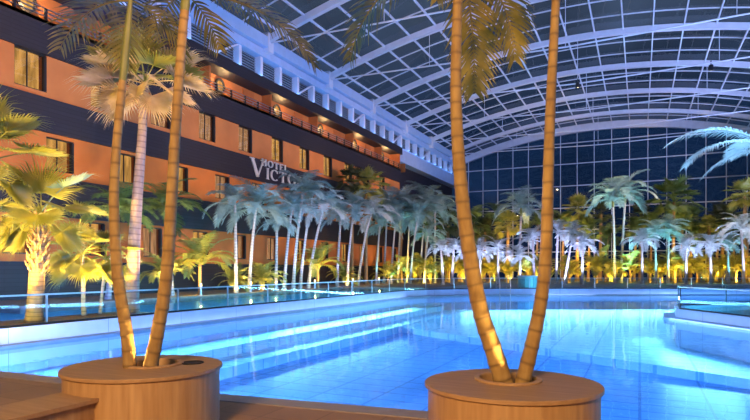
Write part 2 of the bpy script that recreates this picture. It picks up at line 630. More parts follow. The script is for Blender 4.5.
def window(y0, y1, z0, z1, lit, parent_kind='window'):
    nwin[0] += 1
    o = thing('window_%d' % nwin[0], None, None, (XL - 0.12, y0, z0), kind='structure')
    W, H = y1 - y0, z1 - z0
    fr = MB()
    t = 0.05
    fr.box(-0.05, 0.05, 0, W, 0, t).box(-0.05, 0.05, 0, W, H - t, H).box(-0.05, 0.05, 0, t, t, H - t).box(-0.05, 0.12, W - 0.10, W, t, H - t)
    fr.box(-0.03, 0.03, W * 0.42, W * 0.42 + 0.03, t, H - t)
    fr.build('window_frame', M['black'], o)
    MB().box(-0.005, 0.005, t, W - 0.10, t, H - t).build('pane', M['windowglass'], o)
    # folded curtain some way behind the pane
    c = MB()
    n = 14
    vs = []
    for i in range(n + 1):
        yy = 0.02 + (W - 0.22) * i / n
        xx = -0.07 + (0.02 if i % 2 else -0.02)
        vs += [(xx, yy, 0), (xx, yy, H)]
    c.add(vs, [(2 * i, 2 * i + 2, 2 * i + 3, 2 * i + 1) for i in range(n)])
    c.build('curtain', M['curtain'] if lit else M['curtain_dim'], o)
    return o


rng = random.Random(4)


def storey(z0, z1, wz0, wz1, starts, width, material, lit):
    m = MB()
    y = YH
    for s in starts:
        m.box(XL - 0.6, XL, y, s, z0, z1)
        if wz0 > z0:
            m.box(XL - 0.6, XL, s, s + width, z0, wz0)
        if wz1 < z1:
            m.box(XL - 0.6, XL, s, s + width, wz1, z1)
        y = s + width
        window(s, s + width, wz0, min(wz1, z1), lit())
    m.box(XL - 0.6, XL, y, HE, z0, z1)
    m.build('plaster_band', material, wl)


storey(8.55, 10.30, 8.78, 10.30, [13.7 + 3.37 * k for k in range(-4, 12) if 13.7 + 3.37 * k < 50.5], 1.32, M['plaster'], lambda: rng.random() < 0.6)
storey(5.35, 7.15, 5.62, 7.0, [15.0 + 3.37 * k for k in range(-4, 11)], 1.25, M['plaster_warm_lit'], lambda: rng.random() < 0.7)
storey(1.85, 3.73, 2.15, 3.63, [16.6 + 3.37 * k for k in range(-5, 11)], 1.2, M['plaster_deep'], lambda: rng.random() < 0.8)

# balcony tier: recess with slab, back wall, portholes, doors, railing
MB().box(XL - 2.2, XL + 0.12, YH, HE, 11.55, 11.70).build('balcony_floor', M['stone'], wl)
MB().box(XL - 1.2, XL - 1.0, YH, HE, 11.7, 13.2).build('balcony_back_wall', M['plaster'], wl)
MB().box(XL - 1.0, XL + 0.05, HE - 0.2, HE, 11.7, 13.2).build('balcony_end_wall', M['plaster_deep'], wl)
ndoor = 0
for k in range(9):
    y = 3.0 + 5.9 * k
    # oval porthole
    nwin[0] += 1
    o = thing('window_%d' % nwin[0], None, None, (XL - 1.0, y, 12.62), kind='structure')
    m = MB()
    n = 24
    vs = []
    for r, xx in ((1.0, 0.0), (1.0, 0.10), (0.68, 0.10), (0.68, 0.02)):
        for i in range(n):
            q = 2 * PI * i / n
            vs.append((xx, 0.42 * r * math.cos(q), 0.46 * r * math.sin(q)))
    m.add(vs, [(j * n + i, j * n + (i + 1) % n, (j + 1) * n + (i + 1) % n, (j + 1) * n + i) for j in range(3) for i in range(n)])
    m.build('porthole_ring', M['black'], o)
    m = MB()
    m.add([(0.04, 0.29 * math.cos(2 * PI * i / n), 0.32 * math.sin(2 * PI * i / n)) for i in range(n)], [list(range(n))])
    m.build('pane', M['curtain'] if k % 2 == 0 or k > 3 else M['curtain_dim'], o)
    lamp('POINT', 'porthole_lamp', (XL - 0.62, y, 12.62), None, 75, (1.0, 0.60, 0.26), 0.06)
    ndoor += 1
    o = thing('door_%d' % ndoor, None, None, (XL - 1.0, y + 2.2, 11.7), kind='structure')
    dl = MB().box(0, 0.06, 0, 1.1, 0, 1.42).build('door_leaf', M['plaster_deep'], o)
    MB().box(0.06, 0.10, 0.95, 1.02, 0.6, 0.8).build('door_handle', M['metal'], dl)
    MB().box(XL - 1.0, XL - 0.25, y + 4.2, y + 4.32, 11.7, 13.2).build('balcony_divider', M['plaster_deep'], wl)
br = thing('balcony_railing', 'long thin railing along the top floor balcony of the hotel', 'railing', (0, 0, 0))
for i, z in enumerate((11.86, 12.02, 12.18)):
    MB().box(XL + 0.0, XL + 0.05, YH, HE, z, z + 0.035).build('rail', M['metal'], br)
y = YH + 0.6
while y < HE:
    MB().box(XL - 0.02, XL + 0.07, y - 0.05, y + 0.05, 11.69, 12.2).build('post', M['dark_metal'], br)
    y += 1.28

# wall past the hotel end
we = setting('wall_corner', 'blue fascia and dark wall past the end of the hotel', 'wall')
MB().box(XL - 1.2, XL - 0.2, HE, YG, 12.6, 13.92).build('fascia', M['steel_blue'], we)
MB().box(XL - 3.0, XL - 1.2, HE + 0.5, YG, 0.3, 12.6).build('dark_wall', M['navy'], we)

# sign
LET = {}


def stroke(m, x0, y0, x1, y1, w):
    dx, dy = x1 - x0, y1 - y0
    L = math.hypot(dx, dy)
    nx, ny = -dy / L * w / 2, dx / L * w / 2
    q = [(x0 + nx, y0 + ny), (x0 - nx, y0 - ny), (x1 - nx, y1 - ny), (x1 + nx, y1 + ny)]
    vs = [(0.0, a, b) for a, b in q] + [(0.10, a, b) for a, b in q]
    m.add(vs, [(0, 3, 2, 1), (4, 5, 6, 7), (0, 1, 5, 4), (1, 2, 6, 5), (2, 3, 7, 6), (3, 0, 4, 7)])


def arc(m, cx, cy, rx, ry, a0, a1, n=16, thick=0.16, thin=0.05):
    for i in range(n):
        a, b = R(a0 + (a1 - a0) * i / n), R(a0 + (a1 - a0) * (i + 1) / n)
        mid = (a + b) / 2
        stroke(m, cx + rx * math.cos(a), cy + ry * math.sin(a), cx + rx * math.cos(b), cy + ry * math.sin(b), thin + (thick - thin) * abs(math.cos(mid)))


def letter(ch):
    m = MB()
    T, t = 0.15, 0.06

    def serif(x, y, w=0.26):
        stroke(m, x - w / 2, y, x + w / 2, y, 0.05)
    w = 0.7
    if ch == 'H':
        for x in (0.13, 0.6):
            stroke(m, x, 0, x, 1, T)
            serif(x, 0.02)
            serif(x, 0.98)
        stroke(m, 0.13, 0.5, 0.6, 0.5, t)
        w = 0.8
    elif ch == 'O':
        arc(m, 0.42, 0.5, 0.35, 0.47, 0, 360, 24)
        w = 0.88
    elif ch == 'T':
        stroke(m, 0.36, 0, 0.36, 1, T)
        serif(0.36, 0.02)
        stroke(m, 0.02, 0.97, 0.70, 0.97, t)
        stroke(m, 0.04, 0.98, 0.04, 0.80, 0.05)
        stroke(m, 0.68, 0.98, 0.68, 0.80, 0.05)
        w = 0.76
    elif ch == 'E':
        stroke(m, 0.14, 0, 0.14, 1, T)
        for y in (0.03, 0.97):
            stroke(m, 0.0, y, 0.55, y, t)
        stroke(m, 0.14, 0.52, 0.42, 0.52, t)
        stroke(m, 0.54, 0, 0.54, 0.2, 0.05)
        stroke(m, 0.54, 0.8, 0.54, 1, 0.05)
        w = 0.66
    elif ch == 'L':
        stroke(m, 0.14, 0, 0.14, 1, T)
        serif(0.14, 0.98)
        stroke(m, 0.0, 0.03, 0.55, 0.03, t)
        stroke(m, 0.54, 0, 0.54, 0.22, 0.05)
        w = 0.6
    elif ch == 'V':
        stroke(m, 0.10, 1, 0.42, 0, T)
        stroke(m, 0.42, 0, 0.72, 1, t)
        serif(0.10, 0.98)
        serif(0.72, 0.98)
        w = 0.80
    elif ch == 'I':
        stroke(m, 0.15, 0, 0.15, 1, T)
        serif(0.15, 0.02)
        serif(0.15, 0.98)
        w = 0.32
    elif ch == 'C':
        arc(m, 0.42, 0.5, 0.35, 0.47, 48, 312, 20)
        stroke(m, 0.66, 0.95, 0.66, 0.70, 0.05)
        w = 0.76
    elif ch == 'R':
        stroke(m, 0.14, 0, 0.14, 1, T)
        serif(0.14, 0.02)
        arc(m, 0.26, 0.74, 0.26, 0.24, -90, 90, 12)
        stroke(m, 0.0, 0.98, 0.28, 0.98, t)
        stroke(m, 0.14, 0.49, 0.28, 0.49, t)
        stroke(m, 0.30, 0.49, 0.66, 0.02, T)
        w = 0.74
    elif ch == 'Y':
        stroke(m, 0.10, 1, 0.38, 0.45, T)
        stroke(m, 0.38, 0.45, 0.66, 1, t)
        stroke(m, 0.38, 0.45, 0.38, 0, T)
        serif(0.38, 0.02)
        serif(0.10, 0.98)
        serif(0.66, 0.98)
        w = 0.78
    return m, w


sg = thing('hotel_sign', 'two rows of pale serif capital letters on the navy hotel band', 'sign', (XL + 0.13, 28.1, 7.38))


def word(s, y, z, size, gap=0.10, firstsize=None):
    for i, ch in enumerate(s):
        k = firstsize if (firstsize and i == 0) else size
        m, w_ = letter(ch)
        o = m.build('letter', M['letters'], sg)
        o.scale = (0.7, k * 1.6, k)
        o.location = (0, y, z)
        y += (w_ + gap) * k * 1.6


word('VICTORY', 0.0, 0.0, 0.72, 0.10, 1.12)
word('HOTEL', 1.15, 0.80, 0.44, 0.12)

# ------------------------------------------------------------------ ground, pool
ZT = 0.33           # terrace
ZW = -0.05          # water of the big pool
NE = [(-30, 4.55), (-11.9, 5.0), (-8.66, 5.2), (-4.62, 5.42), (-2.1, 5.7), (2.0, 6.1), (13.4, 6.6)]
floor = MB()
pts = [(-30, -8), (13.4, -8)] + NE[::-1]
floor.prism(pts, -1.6, 0.0)
tag(floor.build('floor', M['deck']), 'brown tiled deck in the foreground along the near pool edge', 'floor', kind='structure')
ed = MB()
off = 0.28
pts = NE[1:-1]
ed.prism([(x, y - off) for x, y in pts] + [(x, y + 0.02) for x, y in pts[::-1]], -0.25, 0.012)
tag(ed.build('trim_2', M['edge']), 'pale stone coping along the near edge of the pool', 'coping', kind='structure')

# pool outline, counter-clockwise from the near left corner
POOL = [(-11.75, 5.0), (13.4, 6.6), (13.4, 44.8), (1.2, 38.7), (-6.1, 35.2), (-10.0, 32.4), (-11.75, 29.0)]
pf = MB()
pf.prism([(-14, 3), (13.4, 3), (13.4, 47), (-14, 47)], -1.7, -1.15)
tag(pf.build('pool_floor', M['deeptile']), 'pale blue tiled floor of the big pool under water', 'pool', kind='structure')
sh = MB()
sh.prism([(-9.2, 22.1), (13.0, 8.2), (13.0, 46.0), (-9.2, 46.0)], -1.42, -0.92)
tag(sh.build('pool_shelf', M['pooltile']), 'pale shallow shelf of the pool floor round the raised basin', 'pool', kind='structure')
# underwater bench steps along the left wall
st = MB()
st.box(-11.8, -10.4, 5.0, 31.5, -1.42, -0.62)
st.box(-10.4, -9.2, 5.0, 33.0, -1.42, -0.88)
tag(st.build('trim_3', M['pooltile']), 'underwater bench steps along the left side of the pool', 'steps', kind='structure')
wt = MB()
wt.add([(x, y, ZW) for x, y in POOL], [list(range(len(POOL)))])
tag(wt.build('pool_water', M['water']), 'clear blue water surface of the big pool', 'water', kind='structure')


def inset(path, d):
    """offset an open path to its left by d"""
    out = []
    for i, p in enumerate(path):
        a = Vector(path[max(i - 1, 0)])
        b = Vector(path[min(i + 1, len(path) - 1)])
        t = (b - a).normalized()
        out.append((p[0] - t.y * d, p[1] + t.x * d))
    return out


EDGE = [(-11.75, 4.2), (-11.75, 12), (-11.75, 20.5), (-11.75, 29.0), (-11.2, 30.8), (-10.0, 32.4), (-8.2, 34.0), (-6.1, 35.2), (1.2, 38.7), (13.4, 44.8)]
# low pool wall: path runs away from the camera, so left = outside
pw = MB()
outer = inset(EDGE, 0.42)
for i in range(len(EDGE) - 1):
    pw.prism([EDGE[i], outer[i], outer[i + 1], EDGE[i + 1]][::-1], -1.5, ZT)
tag(pw.build('wall_pool', M['poolwall']), 'low pale blue wall round the left and far side of the pool', 'wall', kind='structure')
lip = MB()
inn = inset(EDGE, -0.22)
inn0 = inset(EDGE, -0.0)
for i in range(len(EDGE) - 1):
    lip.prism([inn[i], inn0[i], inn0[i + 1], inn[i + 1]][::-1], -0.16, -0.005)
tag(lip.build('trim_4', M['stone']), 'grey overflow lip at the water line of the pool wall', 'overflow lip', kind='structure')

# terrace with a shallow basin behind the left glass
tr = MB()
tr.box(-26, -20.0, 2.0, 76, -0.6, ZT)
tr.box(-20.0, -18.3, 11.6, 76, -0.6, ZT)
tr.box(-18.3, -12.17, 33.5, 76, -0.6, ZT - 0.001)
tr.box(-20.0, -12.17, 1.0, 4.0, -0.6, ZT - 0.001)
tr.box(-13.6, -12.17, 4.0, 11.6, -0.6, ZT)
tag(tr.build('terrace', M['sand']), 'sandy planting terrace behind the glass fence', 'terrace', kind='structure')
tp = MB()
bp = [o for o in outer if o[1] > 29.5]
tp.prism([(-12.17, 33.5)] + [bp[0]] + bp[1:] + [(13.4, 76), (-12.17, 76)], -0.6, ZT - 0.002)
tag(tp.build('terrace', M['stone']), 'grey paving under the palms beyond the far fence', 'terrace', kind='structure')
bf = MB()
bf.box(-20.2, -12.1, 3.8, 33.8, -0.3, 0.08)
tag(bf.build('basin_floor', M['teal']), 'teal tiled floor of the shallow basin behind the left fence', 'pool', kind='structure')
bw = MB()
bw.add([(-20.0, 4.0, 0.27), (-13.6, 4.0, 0.27), (-13.6, 11.6, 0.27), (-20, 11.6, 0.27)], [(0, 1, 2, 3)])
bw.add([(-18.3, 11.6, 0.27), (-12.17, 11.6, 0.27), (-12.17, 33.5, 0.27), (-18.3, 33.5, 0.27)], [(0, 1, 2, 3)])
tag(bw.build('basin_water', M['basinwater']), 'blue lit water of the shallow basin behind the left fence', 'water', kind='structure')

# right raised basin
ISL = [(12.5, 11.6), (2.8, 17.3), (1.05, 20.3), (1.1, 22.2), (4.5, 26.5), (12.5, 29.5)]
ic = (7.5, 21.5)


def shrink(p, d):
    v = Vector(ic) - Vector(p)
    v = v.normalized() * d
    return (p[0] + v.x, p[1] + v.y)


rb = setting('wall_basin', 'raised blue walled basin standing in the pool on the right', 'basin')
m = MB()
for i in range(len(ISL)):
    j = (i + 1) % len(ISL)
    m.prism([ISL[i], ISL[j], shrink(ISL[j], 0.3), shrink(ISL[i], 0.3)], -1.5, 0.27)
m.build('basin_wall', M['poolwall'], rb)
m = MB()
for i in range(len(ISL)):
    j = (i + 1) % len(ISL)
    m.prism([shrink(ISL[i], -0.35), shrink(ISL[j], -0.35), ISL[j], ISL[i]], -0.20, 0.0)
m.build('overflow_lip', M['poolwall'], rb)
m = MB()
m.prism([shrink(p, 0.2) for p in ISL][::-1], -0.4, 0.02)
m.build('basin_bottom', M['teal'], rb)
m = MB()
m.add([(*shrink(p, 0.25), 0.22) for p in ISL], [list(range(len(ISL)))[::-1]])
tag(m.build('spa_water', M['basinwater']), 'teal water filling the raised basin on the right', 'water', kind='structure')


# ------------------------------------------------------------------ glass balustrades
def fence(name, label, path, z0, z1, step, postmat, group=None, posts=True):
    f = thing(name, label, 'glass fence', (path[0][0], path[0][1], z0), group=group)
    ox, oy = path[0]

    def L(p, z):
        return (p[0] - ox, p[1] - oy, z - z0)
    for a, b in zip(path[:-1], path[1:]):
        A, B = Vector(a), Vector(b)
        n = max(1, round((B - A).length / step))
        for i in range(n):
            p, q = A.lerp(B, i / n), A.lerp(B, (i + 1) / n)
            d = (q - p).normalized() * 0.02
            MB().bar(L(p + d, (z0 + z1) / 2), L(q - d, (z0 + z1) / 2), 0.014, z1 - z0 - 0.05).build('glass_panel', M['railglass'], f)
            if posts:
                MB().box(p.x - ox - 0.018, p.x - ox + 0.018, p.y - oy - 0.018, p.y - oy + 0.018, -0.005, z1 - z0 - 0.02).build('post', postmat, f)
        MB().bar(L(A, z1), L(B, z1), 0.05, 0.035).build('top_rail', M['metal'], f)
        MB().bar(L(A, z0 + 0.02), L(B, z0 + 0.02), 0.045, 0.05).build('base_rail', M['dark_metal'], f)
    return f


mid = inset(EDGE, 0.12)
fence('glass_fence', 'long glass fence on the low wall along the left side of the pool', mid[:4], ZT, 0.99, 2.2, M['metal'])
fence('glass_fence', 'glass fence on the wall at the far side of the pool', mid[3:], ZT, 0.99, 2.0, M['metal'])
fi = [shrink(p, 0.12) for p in ISL]
fence('glass_fence', 'dark framed glass fence round the raised basin on the right', fi, 0.27, 0.97, 2.6, M['dark_metal'])

# steel handrails by the far pool edge
hx, hy = at(504, 34.2)
hr = thing('pool_handrail', 'pair of steel handrails at steps in the far pool wall', 'handrail', (hx, hy, -0.1))
for s in (-0.32, 0.32):
    ux, uy = cC * s, sC * s
    MB().tube([(ux + sC * 0.3, uy - cC * 0.3, -1.3), (ux + sC * 0.3, uy - cC * 0.3, 0.7), (ux + sC * 0.15, uy - cC * 0.15, 1.15), (ux - sC * 0.2, uy + cC * 0.2, 1.25), (ux - sC * 0.7, uy + cC * 0.7, 1.2), (ux - sC * 0.75, uy + cC * 0.75, 0.43)], 0.03, 8).build('handrail', M['metal'], hr)
m = MB()
for z in (-0.9, -0.5, -0.1, 0.3):
    m.bar((-cC * 0.32 + sC * 0.3, -sC * 0.32 - cC * 0.3, z), (cC * 0.32 + sC * 0.3, sC * 0.32 - cC * 0.3, z), 0.08, 0.03)
m.build('tread', M['metal'], hr)

# turquoise block (raised tub) behind the far fence
bx, by = at(530, 37.5)
tb = thing('hot_tub', 'turquoise tiled raised tub behind the far glass fence', 'hot tub', (bx, by, ZT), YAW)
m = MB()
m.lathe([(0.0, 0.0), (0.80, 0.0), (0.80, 0.74), (0.70, 0.74), (0.70, 0.62)], 0, 0, 28)
m.build('tub_wall', M['teal'], tb)
m = MB()
m.lathe([(0.84, 0.70), (0.86, 0.73), (0.84, 0.78), (0.66, 0.78), (0.66, 0.72)], 0, 0, 28)
m.build('rim', M['steel_blue'], tb)
m = MB()
m.add([(0.70 * math.cos(2 * PI * i / 28), 0.70 * math.sin(2 * PI * i / 28), 0.66) for i in range(28)], [list(range(28))])
m.build('water', M['water'], tb)
lamp('SPOT', 'tub_light', (bx + sC * 2.2, by - cC * 2.2, 0.5), (bx, by, 0.7), 60, (0.2, 0.75, 1.0), 0.05, spot=60)


# ------------------------------------------------------------------ palms: leaf geometry
def frond_mb(mb, L, th0, bend, n, ll, lw, sag, seed, az=0, base=(0, 0, 0), seg=2, roll=0.0, vee=0.25, power=1.25, start=0.14):
    """one feather frond: curved rachis with two rows of narrow leaflets"""
    rr = random.Random(seed)
    N = 14
    P, T = [Vector((0, 0, 0))], []
    for i in range(N):
        t = (i + 0.5) / N
        th = th0 - bend * t ** power
        d = Vector((math.cos(th), 0, math.sin(th)))
        P.append(P[-1] + d * L / N)
    Mz = Matrix.Rotation(az, 3, 'Z') @ Matrix.Rotation(roll, 3, 'X')
    B = Vector(base)

    def pos(t):
        f = t * N
        i = min(int(f), N - 1)
        return P[i].lerp(P[i + 1], f - i)

    def tan(t):
        i = min(int(t * N), N - 1)
        return (P[i + 1] - P[i]).normalized()
    mb.tube([B + Mz @ p for p in P], [0.016 * L * (1 - 0.85 * i / N) * 0.6 + 0.002 for i in range(N + 1)], 5, False)
    for i in range(n):
        t = start + (0.99 - start) * (i + 0.5) / n
        p, tg = pos(t), tan(t)
        up = Vector((-tg.z, 0, tg.x))
        prof = min(1.0, 0.45 + 2.2 * (t - start)) * (1.0 if t < 0.6 else 1.0 - 0.62 * (t - 0.6) / 0.4)
        for s in (-1, 1):
            l = ll * prof * rr.uniform(0.88, 1.1)
            fw = 0.45 + 0.5 * t + rr.uniform(-0.08, 0.08)
            dr = (Vector((0, s, 0)) + tg * fw + up * (vee + rr.uniform(-0.12, 0.12))).normalized()
            q = p.copy()
            vs = []
            wd = (tg - dr * tg.dot(dr)).normalized()
            for k in range(seg + 1):
                f = k / seg
                wk = lw * (0.55 if k == 0 else 1.0) * (1 - 0.92 * f ** 2.2)
                vs.append(B + Mz @ (q + wd * wk / 2))
                vs.append(B + Mz @ (q - wd * wk / 2))
                dd = (dr + Vector((0, 0, -1)) * sag * (f + 0.5 / seg) * 1.4).normalized()
                q = q + dd * l / seg
            mb.add(vs, [(2 * k, 2 * k + 2, 2 * k + 3, 2 * k + 1) for k in range(seg)])
    return mb


def fan_mb(mb, pet, Rr, el, az, n=26, base=(0, 0, 0), seed=0, droop=0.35, spread=125, bendp=0.3):
    """one fan leaf: petiole, pleated blade with split drooping tips"""
    rr = random.Random(seed)
    B = Vector(base)
    ca, sa = math.cos(az), math.sin(az)

    def Wd(v):
        return B + Vector((v.x * ca - v.y * sa, v.x * sa + v.y * ca, v.z))
    N = 6
    P = [Vector((0, 0, 0))]
    th = el + bendp * 0.5
    for i in range(N):
        P.append(P[-1] + Vector((math.cos(th), 0, math.sin(th))) * pet / N)
        th -= bendp / N
    mb.tube([Wd(p) for p in P], [0.022 - 0.010 * i / N for i in range(N + 1)], 5, False)
    c = P[-1]
    fwd = Vector((math.cos(th - 0.25), 0, math.sin(th - 0.25)))
    sid = Vector((0, 1, 0))
    nor = fwd.cross(sid)
    if nor.z < 0:
        nor = -nor
    for i in range(n):
        a = R(-spread + 2 * spread * (i + 0.5) / n)
        h = R(spread / n) * 0.98
        rl = Rr * (0.80 + 0.20 * math.cos(a * 0.7)) * rr.uniform(0.84, 1.06)

        def dirn(a_, lift):
            v = fwd * math.cos(a_) + sid * math.sin(a_)
            return (v + nor * (lift + 0.10 * abs(math.sin(a_)))).normalized()
        dl, dm, dr_ = dirn(a - h, -0.02), dirn(a, 0.09), dirn(a + h, -0.02)
        r1 = rl * 0.52
        L1, M1, R1 = c + dl * r1, c + dm * r1, c + dr_ * r1
        tw = rr.uniform(-0.03, 0.03)
        dn = Vector((0, 0, -1))
        d2 = (dm + dn * droop * 0.5 + sid * tw).normalized()
        r2 = rl * 0.25
        M2 = M1 + d2 * r2
        wv = (R1 - L1) * 0.20
        d3 = (dm + dn * (droop * 1.6 + rr.uniform(0, 0.35))).normalized()
        T3 = M2 + d3 * rl * 0.27
        V = [c, L1, M1, R1, M2 - wv, M2 + wv, T3]
        mb.add([Wd(v) for v in V], [(0, 1, 2), (0, 2, 3), (1, 4, 2), (2, 4, 5), (2, 5, 3), (4, 6, 5)])
    return mb


def trunk_mb(path, r0, r1, n=10, flare=1.5, rings=0.0, seed=0, seg=None):
    """tapering trunk through the path points (smoothly), with a flared foot and optional scar rings"""
    path = [Vector(p) for p in path]
    pts = []
    seg = seg or max(12, int((path[-1] - path[0]).length / 0.35))

    def cr(p0, p1, p2, p3, t):
        return 0.5 * (2 * p1 + (p2 - p0) * t + (2 * p0 - 5 * p1 + 4 * p2 - p3) * t * t + (3 * p1 - p0 - 3 * p2 + p3) * t ** 3)
    m = len(path) - 1
    for i in range(seg + 1):
        f = i / seg * m
        k = min(int(f), m - 1)
        p0 = path[k - 1] if k > 0 else 2 * path[0] - path[1]
        p3 = path[k + 2] if k + 2 <= m else 2 * path[m] - path[m - 1]
        pts.append(cr(p0, path[k], path[k + 1], p3, f - k))
    L = [0]
    for i in range(1, len(pts)):
        L.append(L[-1] + (pts[i] - pts[i - 1]).length)
    rad = []
    for l in L:
        t = l / L[-1]
        r = r0 + (r1 - r0) * t
        r *= 1 + (flare - 1) * math.exp(-l / (L[-1] * 0.055 + 0.08))
        if rings:
            ph = (l + 0.025) % rings / rings
            r *= 1 + 0.07 * math.exp(-((ph - 0.12) / 0.12) ** 2)
        rad.append(r)
    return MB().tube(pts, rad, n), pts


CR = {}


def crown(kind, matname, v):
    """shared crown meshes of the smaller palms; unit: metres, about 1.9 m long leaves"""
    key = (kind, matname, v)
    if key in CR:
        return CR[key]
    rr = random.Random(hash((kind == 'feather', v)) % 1000 + v * 17)
    mb = MB()
    if kind == 'feather':
        n = 17
        for i in range(n):
            az = 2.4 * i + rr.uniform(-0.3, 0.3)
            q = i / (n - 1)
            el = R(84 - 82 * q + rr.uniform(-8, 8))
            frond_mb(mb, rr.uniform(1.75, 2.15), el, R(55 + 50 * (1 - abs(q - 0.4)) + rr.uniform(-12, 15)), 24, 0.56, 0.065, 0.38, v * 100 + i, az, (0, 0, 0), 2)
    elif kind == 'bush':
        n = 22
        for i in range(n):
            az = 2.4 * i + rr.uniform(-0.3, 0.3)
            q = i / (n - 1)
            el = R(88 - 55 * q + rr.uniform(-6, 6))
            frond_mb(mb, rr.uniform(1.6, 2.2), el, R(75 + 45 * q), 20, 0.5, 0.075, 0.45, v * 100 + i, az, (0.1 * math.cos(az), 0.1 * math.sin(az), 0), 2)
    else:
        n = 24
        for i in range(n):
            az = 2.4 * i + rr.uniform(-0.3, 0.3)
            q = i / (n - 1)
            el = R(85 - 125 * q + rr.uniform(-8, 8))
            fan_mb(mb, rr.uniform(0.7, 1.0), rr.uniform(0.75, 0.95), el, az, 18, (0, 0, 0), v * 50 + i, 0.35)
    CR[key] = mb.mesh('crown', M[matname])
    return CR[key]


def palm(name, label, x, y, z0, ztop, crown_r, kind, leafmat, v, lean=(0, 0), r0=0.11, r1=0.075, tmat='trunk_pale', group=None, cat='palm tree', shaft=False, squash=1.0, rot=None):
    o = thing(name, label, cat, (x, y, z0), group=group)
    h = ztop - z0
    lx, ly = lean
    t, pts = trunk_mb([(0, 0, -0.03), (lx * 0.25, ly * 0.25, h * 0.35), (lx * 0.6, ly * 0.6, h * 0.7), (lx, ly, h)], r0, r1, 9)
    t.build('trunk', M[tmat], o)
    s = crown_r / 1.75
    if shaft:
        sm = MB()
        sm.tube([(lx, ly, h - 0.05), (lx * 1.03, ly * 1.03, h + 0.25 * s), (lx * 1.06, ly * 1.06, h + 0.6 * s)], [r1 * 1.0, r1 * 1.25, r1 * 0.6], 8)
        sm.build('crownshaft', M['shaft'], o)
        cz = h + 0.5 * s
    else:
        cz = h - 0.02
    c = inst('crown', crown(kind, leafmat, v), o, (lx, ly, cz), (0, 0, v * 1.3 + x if rot is None else rot), (s, s, s * squash))
    return o


def uplight(x, y, z, tgt, energy, col, spot=70):
    # ground fixture of an uplight: short can with a glowing lens
    return lamp('SPOT', 'palm_uplight', (x, y, z), tgt, energy, col, 0.05, spot=spot, blend=0.7)


YEL = (1.0, 0.62, 0.10)
WHT = (0.52, 0.60, 1.0)
TEA = (0.22, 0.80, 0.92)
VIO = (0.42, 0.45, 1.0)

# ------------------------------------------------------------------ foreground: planters
def planter(name, label, cx, cy, rx, ry, rot, hole, extra=None):
    o = thing(name, label, 'planter', (cx, cy, 0))
    H = 0.60
    b = MB()
    b.lathe([(0.955, 0.0), (0.955, 0.04), (0.965, 0.05), (0.965, H - 0.034)], 0, 0, 72, rx, ry, rot)
    b.build('planter_body', M['veneer'], o)
    # top ring with an opening
    t = MB()
    n = 72

    def ringpt(r, q):
        x, y = r * rx * math.cos(q), r * ry * math.sin(q)
        return (x * math.cos(rot) - y * math.sin(rot), x * math.sin(rot) + y * math.cos(rot))
    vs = []
    hx_, hy_, hr = hole
    levels = [('o', 0.955, H - 0.034), ('o', 1.0, H - 0.034), ('o', 1.003, H - 0.03), ('o', 1.003, H - 0.005), ('o', 0.998, H), ('h', hr, H), ('h', hr, H - 0.14)]
    for k, r, z in levels:
        for i in range(n):
            q = 2 * PI * i / n
            if k == 'o':
                x, y = ringpt(r, q)
            else:
                x, y = hx_ + r * math.cos(q), hy_ + r * math.sin(q)
            vs.append((x, y, z))
    t.add(vs, [(j * n + i, j * n + (i + 1) % n, (j + 1) * n + (i + 1) % n, (j + 1) * n + i) for j in range(len(levels) - 1) for i in range(n)])
    t.build('planter_top', M['top'], o)
    r = MB()
    r.lathe([(hr + 0.035, H + 0.001), (hr + 0.035, H + 0.012), (hr + 0.025, H + 0.02), (hr - 0.005, H + 0.02), (hr - 0.012, H + 0.01), (hr - 0.012, H - 0.1)], hx_, hy_, 48)
    r.build('opening_rim', M['veneer'], o)
    s = MB()
    s.lathe([(hr + 0.02, H - 0.10), (hr * 0.6, H - 0.08), (0.001, H - 0.075)], hx_, hy_, 36)
    s.build('soil', M['soil'], o)
    if extra:
        ex, ey, er = extra
        e_ = MB()
        e_.lathe([(er + 0.012, H), (er + 0.012, H + 0.008), (er, H + 0.008), (er, H + 0.0015), (0.001, H + 0.0015)], ex, ey, 28)
        e_.build('inspection_hole', M['black'], o)
    return o


PRX, PRY = at(512, 4.68)
PLX, PLY = at(144, 5.5)
# opening centres sit a little towards the pool, as the trunks do
planter('planter', 'round wooden planter with two ringed palm trunks at the right of the deck', PRX, PRY, 0.725, 0.66, YAW, (-0.06, 0.12, 0.25))
planter('planter', 'round wooden planter at the left with a bench butting against it', PLX, PLY, 0.745, 0.70, YAW, (0.02, 0.10, 0.25), (0.31, 0.33, 0.10))

# small warm spots added in the planter openings to gild the fronds
lamp('SPOT', 'added_planter_spot', (PLX + 0.08, PLY - 0.13, 0.60), (PLX + 0.1, PLY + 0.1, 4.6), 260, (1.0, 0.66, 0.22), 0.03, spot=54)
lamp('SPOT', 'added_planter_spot', (PRX - 0.01, PRY - 0.10, 0.60), (PRX - 0.25, PRY + 0.05, 4.2), 170, (1.0, 0.66, 0.22), 0.03, spot=44)

# bench running into the left planter
bn = thing('bench', 'low wooden bench butting against the left planter', 'bench', (-4.46, 2.4, 0))
MB().box(-0.22, 0.20, -1.6, 1.10, 0.0, 0.40).build('bench_body', M['veneer'], bn)
MB().box(-0.25, 0.24, -1.62, 1.12, 0.40, 0.435).build('seat', M['top'], bn)


